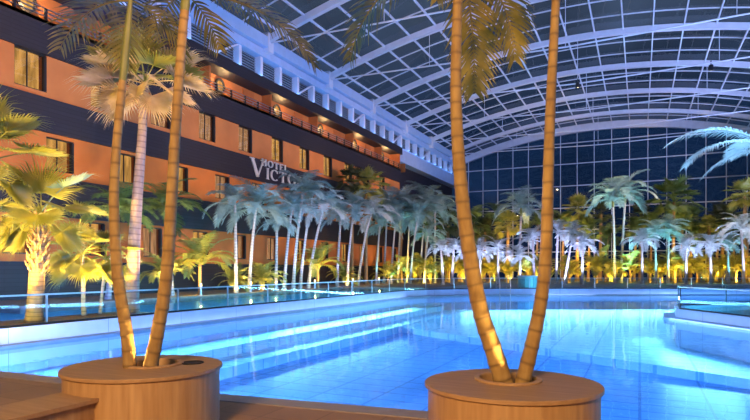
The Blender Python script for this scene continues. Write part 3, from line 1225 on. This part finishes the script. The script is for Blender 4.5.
# ------------------------------------------------------------------ foreground palms
def front_palm(label, px_pts, d, r0, r1, ztop_px, fronds, shaft_len, seed, dz=0.0):
    """trunk given by picture points at one depth; first point is the foot"""
    P3 = []
    for px, py in px_pts:
        x, y = at(px, d)
        P3.append(Vector((x, y, hz(py, d))))
    P3[0].z = 0.505
    base = P3[0].copy()
    o = thing('areca_palm', label, 'palm tree', base)
    loc = [p - base for p in P3]
    t, pts = trunk_mb(loc, r0, r1, 16, 1.12, 0.14, seed, 150)
    t.build('trunk', M['trunk_front'], o)
    a, b = pts[-2], pts[-1]
    dr = (b - a).normalized()
    top = b + dr * shaft_len
    MB().tube([b - dr * 0.03, b + dr * shaft_len * 0.2, b + dr * shaft_len * 0.6, top, top + dr * 0.12], [r1 * 1.02, r1 * 1.15, r1 * 0.95, r1 * 0.6, r1 * 0.25], 12).build('crownshaft', M['shaft'], o)
    for i, (az, el, bend, L, roll, nl, ll) in enumerate(fronds):
        m = MB()
        frond_mb(m, L, R(el), R(bend), int(nl * 0.62), ll, 0.030, 0.5, seed * 31 + i, R(az), top, 4, R(roll), 0.2)
        m.build('frond', M['leaf_front'], o)
    return o


RT, LF, TO, AW = 25.3, 205.3, 295.3, 115.3       # azimuths: right, left, towards the camera, away
front_palm('leaning ringed palm, left trunk in the left planter', [(131, 364), (127, 335), (117, 270), (114, 200), (117, 140), (123, 78)], 5.4, 0.060, 0.034, 0,
           [(LF - 20, 10, 70, 1.05, 0, 26, 0.36), (LF - 60, 5, 75, 0.9, 0, 26, 0.36), (RT + 40, -5, 85, 0.75, 0, 24, 0.34), (LF - 40, 35, 80, 1.2, 0, 30, 0.42),
            (TO + 20, 45, 60, 0.9, 0, 26, 0.36), (RT + 60, 60, 70, 1.3, 0, 30, 0.45), (LF + 20, 60, 50, 1.4, 0, 30, 0.45)], 0.75, 1)
front_palm('ringed palm, taller right trunk in the left planter', [(148, 364), (158, 330), (167, 270), (175, 140), (182, 40), (185, 8)], 5.4, 0.064, 0.040, 0,
           [(RT + 22, 8, 70, 1.5, 0, 50, 0.34), (RT + 60, -20, 50, 0.6, 0, 22, 0.32), (LF - 40, 10, 70, 0.7, 0, 24, 0.34), (RT + 75, 52, 80, 1.6, 0, 36, 0.5), (LF + 10, 50, 95, 1.6, 0, 36, 0.5), (LF - 60, 60, 90, 1.6, 0, 36, 0.5),
            (TO + 20, 70, 60, 1.6, 0, 36, 0.5), (AW + 30, 75, 50, 1.6, 0, 36, 0.5)], 0.14, 2)
front_palm('bent ringed palm, left trunk in the right planter', [(507, 384), (494, 352), (478, 300), (463, 205), (456, 100), (458, -10), (459, -34)], 4.75, 0.076, 0.036, 0,
           [(LF - 28, 0, 80, 1.45, 0, 46, 0.36), (AW - 20, -20, 80, 1.35, 0, 54, 0.40), (RT + 40, -8, 85, 1.2, 0, 46, 0.36), (LF - 50, -30, 50, 0.45, 0, 20, 0.24), (AW + 10, 62, 70, 1.7, 0, 36, 0.5),
            (LF - 70, 65, 70, 1.6, 0, 36, 0.5), (TO + 10, 75, 50, 1.6, 0, 36, 0.5)], 0.15, 3)
front_palm('upright ringed palm, right trunk in the right planter', [(520, 384), (532, 345), (541, 300), (546, 250), (550, 120), (556, 0), (560, -60)], 4.75, 0.060, 0.030, 0,
           [(RT + 10, 70, 60, 1.7, 0, 36, 0.5), (LF + 10, 72, 80, 1.6, 0, 36, 0.5), (AW, 65, 60, 1.6, 0, 36, 0.5), (TO, 72, 50, 1.6, 0, 36, 0.5)], 0.5, 4)


# ------------------------------------------------------------------ the big fan palms on the left bank
def fan_palm(label, px, X, py_base, crown_px, fans, r0, r1, tmat, seed, hairy=False, leafmats=('leaf_gold',), midpts=()):
    d = dX(px, X)
    x, y = at(px, d)
    o = thing('fan_palm', label, 'palm tree', (x, y, ZT))
    cx, cy = at(crown_px[0], d)
    top = Vector((cx - x, cy - y, hz(crown_px[1], d) - ZT))
    path = [(0, 0, -0.03)]
    for (mx_, my_) in midpts:
        a, b = at(mx_, d)
        path.append((a - x, b - y, hz(my_, d) - ZT))
    if not midpts:
        path.append(tuple(top * 0.5))
    path.append(tuple(top))
    t, pts = trunk_mb(path, r0, r1, 14, 1.25, 0, seed, 40)
    t.build('trunk', M[tmat], o)
    if hairy:
        # stubs of old leaf stalks in spirals under the crown
        rr = random.Random(seed)
        m = MB()
        for i in range(70):
            f = 0.45 + 0.55 * i / 70
            p = top * f
            a = 2.4 * i
            r = r0 + (r1 - r0) * f
            dv = Vector((math.cos(a), math.sin(a), 0))
            m.tube([p + dv * r * 0.8, p + dv * (r + 0.05) + Vector((0, 0, 0.06)), p + dv * (r + 0.09) + Vector((0, 0, 0.15))], [0.035, 0.028, 0.012], 5)
        m.build('leaf_stub', M['trunk_brown'], o)
    for i, (az, el, pet, rad, mi) in enumerate(fans):
        m = MB()
        fan_mb(m, pet, rad, R(el), R(az), 42, top, seed * 40 + i, 0.25 if el > -20 else 0.15, 120, 0.35)
        m.build('fan_leaf', M[leafmats[mi]], o)
    return o, x, y, d


rr = random.Random(9)
fans = [(AW + 35, 88, 0.50, 1.05, 0), (LF + 10, 66, 0.7, 0.95, 0), (RT + 25, 52, 0.75, 0.95, 1), (LF, 40, 0.8, 0.95, 0), (RT - 25, 5, 0.8, 0.8, 0), (LF + 30, 8, 0.8, 0.85, 0),
        (TO + 25, -10, 0.7, 0.85, 0), (RT - 10, -40, 0.7, 0.85, 0), (LF + 40, -42, 0.8, 0.85, 0), (AW, 40, 0.8, 0.9, 0), (AW + 50, 10, 0.8, 0.9, 0), (AW - 50, 10, 0.8, 0.9, 0),
        (TO - 30, -48, 0.6, 0.8, 0), (LF - 30, -20, 0.8, 0.85, 0)]
fan_palm('golden fan palm with stubby trunk standing behind the left glass fence', 34, -12.55, 322, (41, 213), fans, 0.17, 0.15, 'trunk_brown', 5, True, ('leaf_gold', 'leaf_blue'))
fans = [(RT, 50, 0.9, 1.0, 0), (TO, 35, 0.9, 1.0, 0), (RT - 30, 12, 1.0, 0.95, 0), (RT + 30, 20, 1.0, 1.0, 0), (AW, 50, 0.9, 1.0, 0), (LF, 40, 0.9, 1.0, 0), (RT - 10, 78, 0.9, 1.0, 0), (TO + 30, -20, 0.8, 0.9, 0), (RT, -35, 0.8, 0.9, 0)]
fan_palm('fan palm half cut off by the left side of the photo', -22, -13.0, 322, (-20, 165), fans, 0.17, 0.15, 'trunk_brown', 6, True, ('leaf_gold',))
fans = [(a, e_ + 8, p, r * 1.14, m) for a, e_, p, r, m in [(LF, 32, 0.75, 1.15, 0), (LF + 15, -2, 0.85, 1.1, 1), (LF - 20, -28, 0.8, 1.05, 1), (RT, 30, 0.8, 1.15, 1), (RT + 12, 0, 0.9, 1.1, 1), (RT - 20, -25, 0.8, 1.0, 1), (TO, 55, 0.7, 1.1, 0),
        (AW, 55, 0.8, 1.1, 0), (TO + 40, 15, 0.8, 1.1, 0), (TO - 35, 12, 0.8, 1.1, 1), (AW + 45, 20, 0.9, 1.1, 1), (AW - 45, 20, 0.9, 1.1, 0), (TO - 20, -45, 0.7, 0.9, 1), (LF + 60, 70, 0.6, 1.1, 0), (RT - 50, -50, 0.7, 0.9, 1), (LF + 40, -52, 0.7, 0.9, 1)]]
fan_palm('tall pale fan palm with bleached leaves between the left planter trunks', 131, -12.75, 318, (145, 84), fans, 0.19, 0.10, 'trunk_rose', 7, False, ('leaf_gold', 'leaf_dry'), ((135, 230), (141, 150)))
fans = [(a, e_, 0.6, 0.7, 0) for a, e_ in ((0, 30), (60, 10), (120, 40), (170, 0), (230, 25), (280, -15), (320, -30), (200, -40), (30, -35), (300, 60), (100, -30))]
fan_palm('small golden fan palm beside the stubby trunk behind the left fence', 84, -13.2, 318, (82, 255), fans, 0.06, 0.05, 'trunk_pale', 8, False, ('leaf_gold',))
fan_palm('thin fan palm drooping in front of the ground floor, right of the golden pair', 100, -13.4, 312, (106, 258), [(a + 25, e_ - 8, p, r * 0.9, m) for a, e_, p, r, m in fans], 0.045, 0.04, 'trunk_pale', 9, False, ('leaf_gold',))
lamp('SPOT', 'added_deck_fill', (-9.6, 3.2, 0.35), (-13.2, 9.6, 3.6), 4300, (1.0, 0.66, 0.16), 0.08, spot=62, blend=0.7)  # unseen flood added off to the left to light the fan palm fronts
for (px, X, tx, tz, e_, col) in ((68, -12.45, 40, 3.6, 230, YEL), (-8, -12.4, 20, 3.5, 300, YEL), (95, -12.4, 145, 5.6, 560, YEL), (168, -12.4, 145, 5.4, 420, (0.95, 0.60, 0.45)), (105, -12.4, 90, 1.8, 80, YEL)):
    d = dX(px, X)
    x, y = at(px, d)
    a, b = at(tx, dX(tx, -12.9))
    uplight(x, y, ZT + 0.1, (a, b, tz), e_ * 4.2, col, 80)

# ------------------------------------------------------------------ palms in front of the hotel
# px foot, px crown, y crown, crown radius px, X plane, leaf, light colour, energy
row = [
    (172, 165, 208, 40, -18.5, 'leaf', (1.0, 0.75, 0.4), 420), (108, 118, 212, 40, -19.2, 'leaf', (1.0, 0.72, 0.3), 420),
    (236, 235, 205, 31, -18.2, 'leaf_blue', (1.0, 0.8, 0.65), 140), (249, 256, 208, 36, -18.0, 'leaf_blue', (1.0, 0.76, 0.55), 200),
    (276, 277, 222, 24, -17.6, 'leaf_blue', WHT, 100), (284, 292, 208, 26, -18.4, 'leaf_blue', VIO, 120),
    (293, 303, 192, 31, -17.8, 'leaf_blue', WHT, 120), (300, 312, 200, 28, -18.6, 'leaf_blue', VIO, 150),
    (308, 324, 208, 27, -18.0, 'leaf_cold_lit', WHT, 110), (337, 341, 216, 24, -18.8, 'leaf_blue', VIO, 110),
    (347, 354, 208, 25, -18.3, 'leaf_blue', WHT, 110), (358, 371, 214, 26, -17.8, 'leaf_cold_lit', WHT, 110),
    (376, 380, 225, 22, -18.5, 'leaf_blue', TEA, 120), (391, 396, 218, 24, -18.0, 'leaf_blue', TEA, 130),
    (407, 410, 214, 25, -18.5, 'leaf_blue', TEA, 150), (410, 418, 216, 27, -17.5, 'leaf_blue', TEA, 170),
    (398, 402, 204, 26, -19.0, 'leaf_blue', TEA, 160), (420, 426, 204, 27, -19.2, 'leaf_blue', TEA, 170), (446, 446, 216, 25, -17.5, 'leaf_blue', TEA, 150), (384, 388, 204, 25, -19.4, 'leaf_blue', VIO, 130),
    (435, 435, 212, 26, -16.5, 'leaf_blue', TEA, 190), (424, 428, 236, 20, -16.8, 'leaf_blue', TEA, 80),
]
for i, (pf_, pc, yc, rp, X, lm, col, en) in enumerate(sorted(row, key=lambda r: r[0])):
    if pf_ < 402:
        X = -18.95 + (X + 18.2) * 0.5
    d = dX(pf_, X)
    x, y = at(pf_, d)
    lean = (pc - pf_) / F * d
    ztop = hz(yc, d)
    palm('feather_palm', '%s slender feather palm from the left in the row before the hotel front' % ORD[i], x, y, ZT, ztop, rp / F * d * 1.05, 'feather', lm, i % 5,
         (cC * lean, sC * lean), 0.10, 0.07, group='feather palms before the hotel front', shaft=False)
    if col:
        uplight(x + 0.5, y - 0.7, ZT + 0.15, (x + cC * lean, y + sC * lean, ztop + 0.6), en * 2.6, col, 75)

# low bushy palms lit yellow
bush = [(200, 250, 40, -18.8, 300), (318, 253, 30, -18.8, 280), (262, 268, 26, -19.3, 90), (388, 268, 20, -18.8, 120), (236, 272, 22, -19.5, 60), (345, 270, 18, -19.5, 60), (165, 262, 30, -19.6, 60)]
for i, (px, yc, rp, X, en) in enumerate(sorted(bush)):
    d = dX(px, X)
    x, y = at(px, d)
    palm('bush_palm', '%s low bushy yellow-lit palm from the left at the foot of the hotel' % ORD[i], x, y, ZT, max(ZT + 0.5, hz(yc + 14, d)), rp / F * d, 'bush', 'leaf_gold', i % 3, (0, 0), 0.09, 0.08, 'trunk_brown', group='bushy palms before the hotel')
    uplight(x + 0.9, y - 1.1, ZT + 0.15, (x, y, hz(yc, d)), en * 2, YEL, 100)

# two taller fan palms showing over the row
for px, yc, rp, X, lm, lab in ((366, 188, 27, -19.4, 'leaf_gold', 'golden fan palm rising above the blue palms near the hotel corner'), (352, 182, 22, -20.2, 'leaf_dark', 'dark fan palm against the end of the hotel front')):
    d = dX(px, X)
    x, y = at(px, d)
    palm('fan_palm', lab, x, y, ZT, hz(yc, d), rp / F * d, 'fan', lm, 1, (0, 0), 0.14, 0.11, 'trunk_brown')
    if lm == 'leaf_gold':
        uplight(x + 1.0, y - 1.2, 5.5, (x, y, hz(yc, d)), 90, (1, 0.8, 0.4), 90)

# ------------------------------------------------------------------ palms behind the far fence
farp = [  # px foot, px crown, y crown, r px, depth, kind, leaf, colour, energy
    (443, 441, 250, 16, 44, 'feather', 'leaf_cold_lit', WHT, 90), (452, 454, 248, 17, 45, 'feather', 'leaf_cold_lit', WHT, 90), (466, 466, 252, 15, 46, 'feather', 'leaf_cold_lit', WHT, 70),
    (480, 480, 251, 17, 45, 'feather', 'leaf_cold_lit', WHT, 100), (498, 498, 250, 19, 46, 'feather', 'leaf_cold_lit', WHT, 110), (520, 520, 257, 17, 45, 'feather', 'leaf_cold_lit', WHT, 100),
    (534, 533, 240, 20, 47, 'feather', 'leaf_cold_lit', VIO, 110), (556, 558, 232, 20, 46, 'feather', 'leaf_cold_lit', WHT, 140), (565, 573, 236, 19, 45, 'feather', 'leaf_cold_lit', VIO, 140),
    (582, 583, 245, 19, 44, 'feather', 'leaf_cold_lit', WHT, 110), (642, 642, 241, 20, 45, 'feather', 'leaf_cold_lit', WHT, 120), (656, 655, 234, 20, 47, 'feather', 'leaf_blue', TEA, 130),
    (668, 669, 231, 23, 48, 'feather', 'leaf_blue', TEA, 130), (686, 686, 247, 19, 44, 'feather', 'leaf_cold_lit', WHT, 130), (711, 710, 246, 19, 44, 'feather', 'leaf_cold_lit', WHT, 130),
    (744, 741, 230, 24, 45, 'feather', 'leaf_cold_lit', WHT, 140), (752, 755, 236, 22, 46, 'feather', 'leaf_cold_lit', WHT, 120), (729, 727, 244, 17, 47, 'feather', 'leaf_blue', TEA, 60),
]
for i, (pf_, pc, yc, rp, d, kind, lm, col, en) in enumerate(sorted(farp)):
    x, y = at(pf_, d)
    lean = (pc - pf_) / F * d
    ztop = hz(yc, d)
    palm('feather_palm', '%s white or teal lit feather palm from the left close behind the far glass fence' % ORD[i], x, y, ZT, ztop, rp / F * d, 'feather', lm, i % 5,
         (cC * lean, sC * lean), 0.11, 0.08, group='pale palms behind the far fence')
    uplight(x + 0.45 + sC * 0.5, y - 1.0, ZT + 0.15, (x + cC * lean, y + sC * lean, ztop + 0.3), en * 8.5, col, 75)
for i, (pf_, pc, yc, rp, d, lm, col, en, lab) in enumerate((
        (615, 613, 207, 26, 48, 'leaf_blue', TEA, 420, 'tall teal-lit feather palm, left of the twin pair at the far fence'),
        (621, 625, 203, 27, 49, 'leaf_blue', TEA, 420, 'tall teal-lit feather palm, right of the twin pair at the far fence'),
        (519, 521, 216, 26, 50, 'leaf_blue', (0.3, 0.6, 1.0), 320, 'tall blue-lit feather palm between the two right planter trunks'))):
    x, y = at(pf_, d)
    lean = (pc - pf_) / F * d
    palm('royal_palm', lab, x, y, ZT, hz(yc, d), rp / F * d * 1.1, 'feather', lm, i, (cC * lean, sC * lean), 0.12, 0.09, shaft=True)
    uplight(x + 0.8, y - 1.2, ZT + 0.15, (x, y, hz(yc, d)), en * 5, col, 60)
# tall fan palms at the back
for i, (px, yc, rp, d, lm, en, lab) in enumerate((
        (673, 202, 32, 56, 'leaf', 320, 'big dark fan palm with yellow-lit underside before the gable glass'),
        (577, 211, 22, 55, 'leaf_gold', 380, 'tall yellow-lit fan palm left of the twin teal palms'),
        (507, 226, 21, 53, 'leaf_gold', 300, 'yellow-lit fan palm right of the bent foreground trunk'),
        (708, 226, 14, 52, 'leaf_gold', 260, 'small bright yellow fan palm above the white palms on the right'),
        (722, 222, 24, 56, 'leaf_dark', 60, 'dark fan palm behind the white palms on the right'),
        (600, 214, 18, 58, 'leaf_dark', 60, 'dark slim fan palm just left of the twin teal palms'),
        (484, 232, 20, 56, 'leaf_dark', 60, 'dark fan palm just right of the bent foreground trunk'),
        (640, 218, 20, 58, 'leaf_dark', 120, 'dark fan palm just right of the twin teal palms'),
        (548, 226, 20, 57, 'leaf_dark', 60, 'dark fan palm half behind the upright foreground trunk'),
        (447, 226, 24, 54, 'leaf_dark', 60, 'dark fan palm left of the bent foreground trunk'),
        (690, 222, 22, 58, 'leaf', 120, 'green fan palm right of the big dark one before the gable'),
        (744, 196, 24, 50, 'leaf_gold', 300, 'yellow-lit fan palm under the blue fronds at the right side'))):
    x, y = at(px, d)
    palm('fan_palm', lab, x, y, ZT, hz(yc, d), rp / F * d, 'fan', lm, i % 4, (0.1, 0.1), 0.18, 0.14, 'trunk_brown')
    uplight(x + 0.9, y - 1.6, ZT + 0.2, (x, y, hz(yc, d)), en * 9, YEL, 60)
dk = [(400, 222, 22, 52), (425, 226, 22, 54), (459, 232, 22, 55), (472, 222, 24, 57), (496, 218, 22, 58), (536, 224, 24, 56), (562, 224, 22, 56), (588, 230, 22, 54), (606, 236, 20, 53), (634, 232, 22, 55), (650, 226, 24, 56), (680, 230, 22, 53), (698, 236, 22, 54), (716, 234, 22, 54), (733, 226, 24, 56), (746, 236, 22, 53)]
for i, (px, yc, rp, d) in enumerate(dk):
    x, y = at(px, d)
    palm('feather_palm', '%s dim green feather palm from the left in the dark back row before the gable' % ORD[i], x, y, ZT, hz(yc, d), rp / F * d, 'feather', 'leaf', i % 5, (0.2, 0.1), 0.13, 0.1, 'trunk_brown', group='dim back row palms')
    uplight(x + 1.0, y - 1.8, ZT + 0.2, (x, y, hz(yc, d)), 420 if i % 3 else 800, (1.0, 0.62, 0.2) if i % 4 else TEA, 60)
# low yellow bushes between the far trunks
fb = [(402, 262, 14, 50), (420, 262, 15, 50), (430, 264, 13, 48), (449, 262, 15, 51), (462, 262, 16, 52), (476, 262, 16, 50), (490, 264, 15, 51), (508, 264, 15, 50), (527, 262, 17, 50), (541, 262, 15, 51),
      (569, 264, 15, 50), (597, 262, 19, 49), (612, 264, 14, 52), (630, 261, 18, 49), (650, 264, 15, 51), (662, 262, 15, 50), (675, 262, 18, 49), (697, 262, 17, 50), (720, 262, 16, 51), (736, 262, 18, 49), (749, 262, 16, 51)]
for i, (px, yc, rp, d) in enumerate(fb):
    x, y = at(px, d)
    palm('bush_palm', '%s low golden bushy palm from the left in the bed behind the far fence' % ORD[i], x, y, ZT, hz(yc + 9, d), rp / F * d * 1.4, 'bush', 'leaf_gold', i % 3, (0, 0), 0.10, 0.09, 'trunk_brown', group='golden bushy palms behind the far fence')
    uplight(x + 1.3, y - 2.3, ZT + 0.15, (x, y, hz(yc, d)), 750, YEL, 90)

# big blue palm reaching in from the right
d = 26
x, y = at(770, d)
o = thing('royal_palm', 'blue-lit palm reaching long fronds in from the right side', 'palm tree', (x, y, 0.30))
ztop = hz(150, d)
m = MB()
m.lathe([(0.001, -1.42), (0.55, -1.42), (0.55, 0.34), (0.48, 0.34), (0.48, 0.28), (0.001, 0.28)], x, y, 32)
tag(m.build('planter', M['poolwall']), 'round blue planter in the water just outside the right side of the photo', 'planter')
t, pts = trunk_mb([(0, 0, -0.03), (0.05, 0, 2.0), (0.1, 0, ztop - 0.30)], 0.16, 0.12, 10)
t.build('trunk', M['trunk_pale'], o)
for i, (az, el, bend, L) in enumerate(((LF - 12, 40, 80, 5.0), (LF + 8, 20, 72, 4.9), (LF - 20, 5, 60, 3.2), (AW, 40, 80, 3.5), (TO, 40, 80, 3.5), (RT, 30, 80, 3.5), (RT + 50, 45, 80, 3.5), (LF + 55, 60, 80, 3.2))):
    m = MB()
    frond_mb(m, L, R(el), R(bend), 84, 0.95, 0.055, 0.6, 700 + i, R(az), (0.1, 0, ztop - 0.3), 3)
    m.build('frond', M['leaf_cold_lit'], o)
x2, y2 = at(735, d - 1)
lamp('SPOT', 'palm_uplight', (x2, y2, 0.4), (x + 0.0, y, ztop), 2600, (0.40, 0.62, 1.0), 0.06, spot=75)


# ------------------------------------------------------------------ lamps on the terrace
def bollard(px, X, label, col, en):
    d = dX(px, X)
    x, y = at(px, d)
    o = thing('bollard_lamp', label, 'lamp', (x, y, ZT), group='bollard lamps behind the left fence')
    m = MB()
    m.lathe([(0.001, 0), (0.06, 0), (0.06, 0.02), (0.045, 0.03), (0.045, 0.42), (0.001, 0.42)], 0, 0, 14)
    m.build('lamp_post', M['metal'], o)
    m = MB()
    m.lathe([(0.04, 0.42), (0.04, 0.52), (0.001, 0.52)], 0, 0, 14)
    m.build('lamp_lens', M['bulb'], o)
    m = MB()
    m.lathe([(0.05, 0.52), (0.05, 0.55), (0.001, 0.56)], 0, 0, 14)
    m.build('lamp_cap', M['metal'], o)
    lamp('POINT', 'bollard_glow', (x + 0.10, y - 0.12, ZT + 0.47), None, en, col, 0.03)


for i, (px, X) in enumerate(((201, -18.5), (251, -18.5), (276, -18.5), (315, -18.5), (353, -18.5), (379, -18.5))):
    bollard(px, X, '%s glowing bollard lamp from the left at the foot of the hotel palms' % ORD[i], YEL, 25)


# ------------------------------------------------------------------ pool lights
def poolight(x, y, z, tx, ty, en, col, label, group, spot=140):
    o = thing('pool_light', label, 'pool light', (x, y, z), group=group)
    dv = (Vector((tx, ty, z)) - Vector((x, y, z))).normalized()
    o.rotation_euler = dv.to_track_quat('Z', 'Y').to_euler()
    m = MB()
    m.lathe([(0.001, -0.03), (0.12, -0.03), (0.12, 0.02), (0.09, 0.03), (0.085, 0.02)], 0, 0, 16)
    m.build('bezel', M['metal'], o)
    m = MB()
    m.lathe([(0.088, 0.02), (0.05, 0.026), (0.001, 0.028)], 0, 0, 16)
    m.build('lens', M['coolbulb'], o)
    lamp('SPOT', 'underwater_lamp', (x + dv.x * 0.06, y + dv.y * 0.06, z), (tx, ty, z - 0.35), en, col, 0.06, spot=spot, blend=0.5)


BLU = (0.12, 0.40, 1.0)
CYA = (0.32, 0.72, 1.0)


def strip(a, b, z, dirn, en, col, tilt=0.0, w_=0.16):
    """LED or added fill strip between two plan points at height z, shining towards dirn (tilt: + up, - down)"""
    A, B = Vector((*a, z)), Vector((*b, z))
    l = lamp('AREA', 'pool_or_fill_strip', (A + B) / 2, None, en, col, 1, sy=1)
    l.data.size, l.data.size_y = (B - A).length, w_
    zz = -Vector((dirn[0], dirn[1], tilt)).normalized()
    xx = (B - A).normalized()
    yy = zz.cross(xx).normalized()
    xx = yy.cross(zz)
    l.rotation_euler = Matrix((xx, yy, zz)).transposed().to_euler()
    return l


# under the lip of the left wall, the far wall, the near wall and the raised basin
strip((-11.5, 6), (-11.5, 16), -0.2, (1, 0), 200, BLU, -0.1)
strip((-11.5, 16), (-11.5, 29), -0.2, (1, 0), 400, CYA, -0.1)
strip((-9.6, 32.4), (-5.9, 34.9), -0.2, (0.56, -0.83), 200, CYA, 0.0)
strip((-5.9, 34.9), (1.2, 38.4), -0.2, (0.44, -0.9), 450, CYA, 0.0)
strip((1.2, 38.4), (12.5, 44.0), -0.2, (0.44, -0.9), 550, CYA, 0.0)
strip((-11, 5.4), (13, 6.95), -0.4, (0, 1), 2100, BLU, -0.05)
strip((2.4, 16.8), (0.75, 19.7), -0.22, (-0.86, -0.5), 110, CYA, 0.0)
strip((12.0, 11.2), (2.6, 16.6), -0.22, (-0.5, -0.86), 290, CYA, 0.0)
strip((0.7, 20.4), (0.8, 22.2), -0.22, (-1, 0), 90, CYA, 0.0)
# blue floods with cans, added under the roof ties to brighten the pool floor
for x, y, tx, ty, en, sp in ((-4.3, 22.0, -5.2, 21.5, 9000, 62), (-0.5, 29.8, -2.5, 29.5, 11000, 52), (5.0, 29.8, 5.5, 33.5, 9000, 50), (4.0, 14.2, 5.0, 13.0, 4500, 50), (-4.3, 14.2, -5.0, 12.5, 4500, 52)):
    mb_ = MB()
    mb_.lathe([(0.001, 0.30), (0.14, 0.30), (0.16, 0.05), (0.18, -0.05), (0.15, -0.05), (0.12, 0.10), (0.001, 0.10)], 0, 0, 16)
    mb_.box(-0.03, 0.03, -0.03, 0.03, 0.3, 0.62)
    f_ = mb_.build('added_flood_can', M['dark_metal'], ceiling)
    f_.location = (x, y, 15.4)
    lamp('SPOT', 'added_pool_fill', (x, y, 15.36), (tx, ty, -1), en, (0.24, 0.58, 1.0), 0.08, spot=sp, blend=0.5)
for x, y, tx, ty, en, sp in ((-14.6, 22.0, -15.0, 24.0, 3400, 42), (-14.6, 14.2, -15.2, 15.5, 3400, 42), (-15.4, 6.4, -16.6, 8.0, 3800, 34)):  # added overhead floods that lift the blue of the left basin
    f_ = inst('added_flood_can', f_.data, ceiling, (x, y, 15.85))
    lamp('SPOT', 'added_basin_fill', (x, y, 15.81), (tx, ty, 0), en, (0.16, 0.50, 1.0), 0.08, spot=sp, blend=0.6)
for x, tx in ((-13.0, -13.5), (-4.3, -3.5), (4.5, 6.0)):  # warm floods and their cans, added to brighten the far palms
    f_ = inst('added_palm_can', f_.data, ceiling, (x, 45.4, 15.5 if x > -12 else 15.6))
    lamp('SPOT', 'added_palm_fill', (x, 45.4, 15.44), (tx, 59.5, 5.0), 5200, (1.0, 0.72, 0.34), 0.08, spot=66, blend=0.7)
# fill strips added at the lip, backs to the view, washing the low walls
for A, B, n_ in (((-11.56, 5.5), (-11.56, 28.8), (-1, 0)), ((-5.9, 35.05), (1.3, 38.5), (-0.44, 0.9)), ((1.3, 38.5), (12.5, 44.2), (-0.44, 0.9)), ((2.6, 16.9), (0.8, 20.0), (0.86, 0.5)), ((12.2, 11.3), (2.6, 16.9), (0.5, 0.86))):
    strip(A, B, 0.005, n_, 1.1 * (Vector(B) - Vector(A)).length, (0.35, 0.55, 1.0), 0.3, 0.04)
# shallow basins and the raised basin
strip((-12.22, 12), (-12.22, 33), 0.93, (-1, 0), 1000, (0.12, 0.62, 0.95), -0.45)  # added fill below the rail, no fixture, to light the basin floor
strip((-13.75, 4.2), (-13.75, 11.4), 0.36, (-1, 0), 1100, (0.14, 0.26, 1.0), -0.25)  # added fill that turns the near end of the basin blue
strip((2.9, 17.7), (1.5, 20.2), 0.17, (0.86, 0.5), 320, (0.2, 0.8, 0.95), -0.3)
strip((12.0, 12.6), (3.3, 17.7), 0.17, (0.5, 0.86), 900, (0.2, 0.8, 0.95), -0.3)
